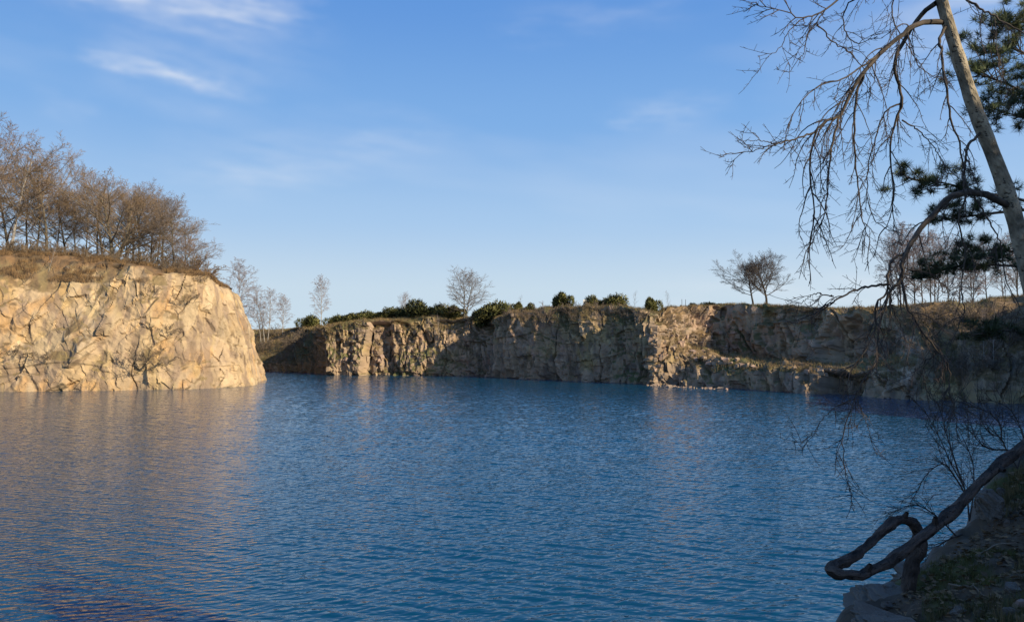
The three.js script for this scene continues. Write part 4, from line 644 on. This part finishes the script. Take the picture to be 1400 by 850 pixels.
// ---------------------------------------------------------------- pine at the right edge
const needleMat = new THREE.MeshStandardMaterial({ vertexColors: true, roughness: .7 });
function needles(acc, p, R, rad, n) {
  const up = V(R() - .5, .6 + R(), R() - .5).normalize();
  for (let k = 0; k < n; k++) { const d = V(R() - .5, R() - .5, R() - .5).normalize().addScaledVector(up, .55).normalize(), s = d.clone().cross(V(R() - .5, R() - .5, R() - .5)).normalize(), l = rad * (.7 + .5 * R()), w = .0032, o = p.clone().addScaledVector(d, rad * .1), e = o.clone().addScaledVector(d, l), t = .7 + .6 * R();
    for (const v of [o.clone().addScaledVector(s, -w), o.clone().addScaledVector(s, w), e]) { acc.p.push(v.x, v.y, v.z); acc.n.push(d.x * .5 + s.y, Math.abs(d.y) + .3, d.z * .5 + s.x); acc.c.push(.065 * t, .09 * t, .03 * t); } }
}
{
  const o = new THREE.Group(), tr = new Tubes(), br = new Tubes(), nd = { p: [], n: [], c: [] }, R = rng(808), D = 11.6, foot = at(1540, 600, D); foot.y = bankY(foot.x, foot.z) - .2;
  const trunk = curve([foot, at(1535, 400, D), at(1528, 200, D), at(1530, -20, D), at(1526, -220, D)], 30); tr.tube(trunk, fall(.17, .08, 30), 12); part(tr.geometry(), std(.2, .12, .075, { map: nearBark, bumpMap: nearBark, bumpScale: .02 }), 'trunk', o);
  for (const [list, spread, tufts] of [
    [[[1530, 200, D], [1440, 150, 11.2], [1385, 118, 11], [1336, 100, 10.9]], 34, 46], [[[1530, 130, D], [1430, 90, 11.6], [1385, 66, 11.5], [1346, 72, 11.4]], 30, 40], [[[1530, 240, D], [1440, 175, 11], [1400, 160, 10.9], [1352, 150, 10.8]], 24, 34],
    [[[1530, 330, D], [1430, 282, 11.3], [1340, 262, 11], [1290, 250, 10.8], [1246, 244, 10.7]], 22, 44], [[[1430, 284, 11.3], [1370, 290, 11.3], [1320, 296, 11.2], [1285, 300, 11.2]], 16, 26], [[[1530, 420, D], [1430, 372, 11.2], [1360, 362, 11], [1300, 366, 10.9], [1264, 374, 10.8]], 15, 46], [[[1530, 390, D], [1420, 350, 11.5], [1360, 342, 11.4], [1316, 345, 11.4]], 14, 26],
    [[[1530, 520, D], [1430, 462, 11], [1370, 452, 10.8], [1326, 458, 10.7]], 15, 20], [[[1530, 60, D], [1440, 40, 11.4], [1395, 30, 11.3], [1370, 36, 11.3]], 24, 26]]) {
    const pts = lineOf(list, 20); br.tube(pts, fall(.03, .006, 20), 6);
    for (let k = 0; k < tufts; k++) {
      const t = lerp(.3, 1, Math.pow((k + R()) / tufts, .8)), q = t * 20, a = Math.min(19, Math.floor(q)), b = pts[a].clone().lerp(pts[a + 1], q - a), s = spread / F * D, e = b.clone().add(V((R() - .68) * s * 1.9, (R() - .38) * s * 1.7, (R() - .5) * s * 2.6)); br.tube([b, b.clone().lerp(e, .5).add(V(0, -.02, 0)), e], [.008, .006, .004], 4);
      for (let z = 0; z < 4; z++) needles(nd, e.clone().add(V((R() - .5) * .13, (R() - .5) * .1, (R() - .5) * .13)), R, .09 + .04 * R(), 40);
    }
  }
  part(br.geometry(), std(.1, .075, .055), 'branches', o);
  const g = new THREE.BufferGeometry(); g.setAttribute('position', new THREE.Float32BufferAttribute(nd.p, 3)); g.setAttribute('normal', new THREE.Float32BufferAttribute(nd.n, 3)); g.setAttribute('color', new THREE.Float32BufferAttribute(nd.c, 3)); g.normalizeNormals();
  part(g, needleMat, 'crown', o); add(o, 'pine_tree', 'dark green pine reaching in from the right picture edge', 'tree');
}


// pines on the slope to the right of the photographer, outside the frame: they and the slope keep the bank in shade
{
  const R = rng(900), tr = new Tubes(), br = new Tubes(), nd = { p: [], n: [], c: [] };
  tr.tube([V(0, -.5, 0), V(.1, 2.5, 0), V(0, 5, .1), V(.05, 7.6, 0)], [.2, .16, .11, .03], 9);
  for (let k = 0; k < 46; k++) {
    const h = 1.4 + 6 * k / 46, a = k * 2.4, l = lerp(2.3, .5, k / 46) * (.7 + .5 * R()), b = V(.05, h, .03), e = V(Math.cos(a) * l, h + .25 * l, Math.sin(a) * l); br.tube([b, b.clone().lerp(e, .5).add(V(0, -.08, 0)), e], [.035, .025, .01], 5);
    for (let z = 0; z < 26; z++) { const q = b.clone().lerp(e, .35 + .68 * R()).add(V((R() - .5) * .6, (R() - .3) * .35, (R() - .5) * .6)); for (let y = 0; y < 16; y++) { const d = V(R() - .5, R() - .2, R() - .5).normalize(), s = d.clone().cross(V(R() - .5, R() - .5, R() - .5)).normalize().multiplyScalar(.014), w = q.clone().addScaledVector(d, .17); for (const v of [q.clone().sub(s), q.clone().add(s), w]) { nd.p.push(v.x, v.y, v.z); nd.n.push(d.x, d.y, d.z); nd.c.push(.05, .075, .026); } } }
  }
  const g = new THREE.BufferGeometry(); g.setAttribute('position', new THREE.Float32BufferAttribute(nd.p, 3)); g.setAttribute('normal', new THREE.Float32BufferAttribute(nd.n, 3)); g.setAttribute('color', new THREE.Float32BufferAttribute(nd.c, 3));
  const gt = tr.geometry(), gb = br.geometry(), tm = std(.2, .12, .075), bm = std(.1, .075, .055);
  for (const [x, z, s] of [[12.6, -7.2, .5], [13.8, -6.4, .58], [13, -5, .52], [14.4, -4.6, .6], [15, -7, .6], [12.2, -3.4, .5], [16.2, -5.4, .66], [15.4, -2.8, .62], [13.4, -1.6, .54], [17, -3.6, .7], [14.8, -.2, .6], [11.6, -5.8, .42]]) { const o = new THREE.Group(); part(gt, tm, 'trunk', o); part(gb, bm, 'branches', o); part(g, needleMat, 'crown', o); o.position.set(x, bankY(x, z), z); o.scale.setScalar(s); o.rotation.y = x; add(o, 'pine_tree', 'pine on the slope right of the bank, beyond the picture edge', 'tree', 'pines on the slope to the right'); }
}
renderer.render(scene, camera);
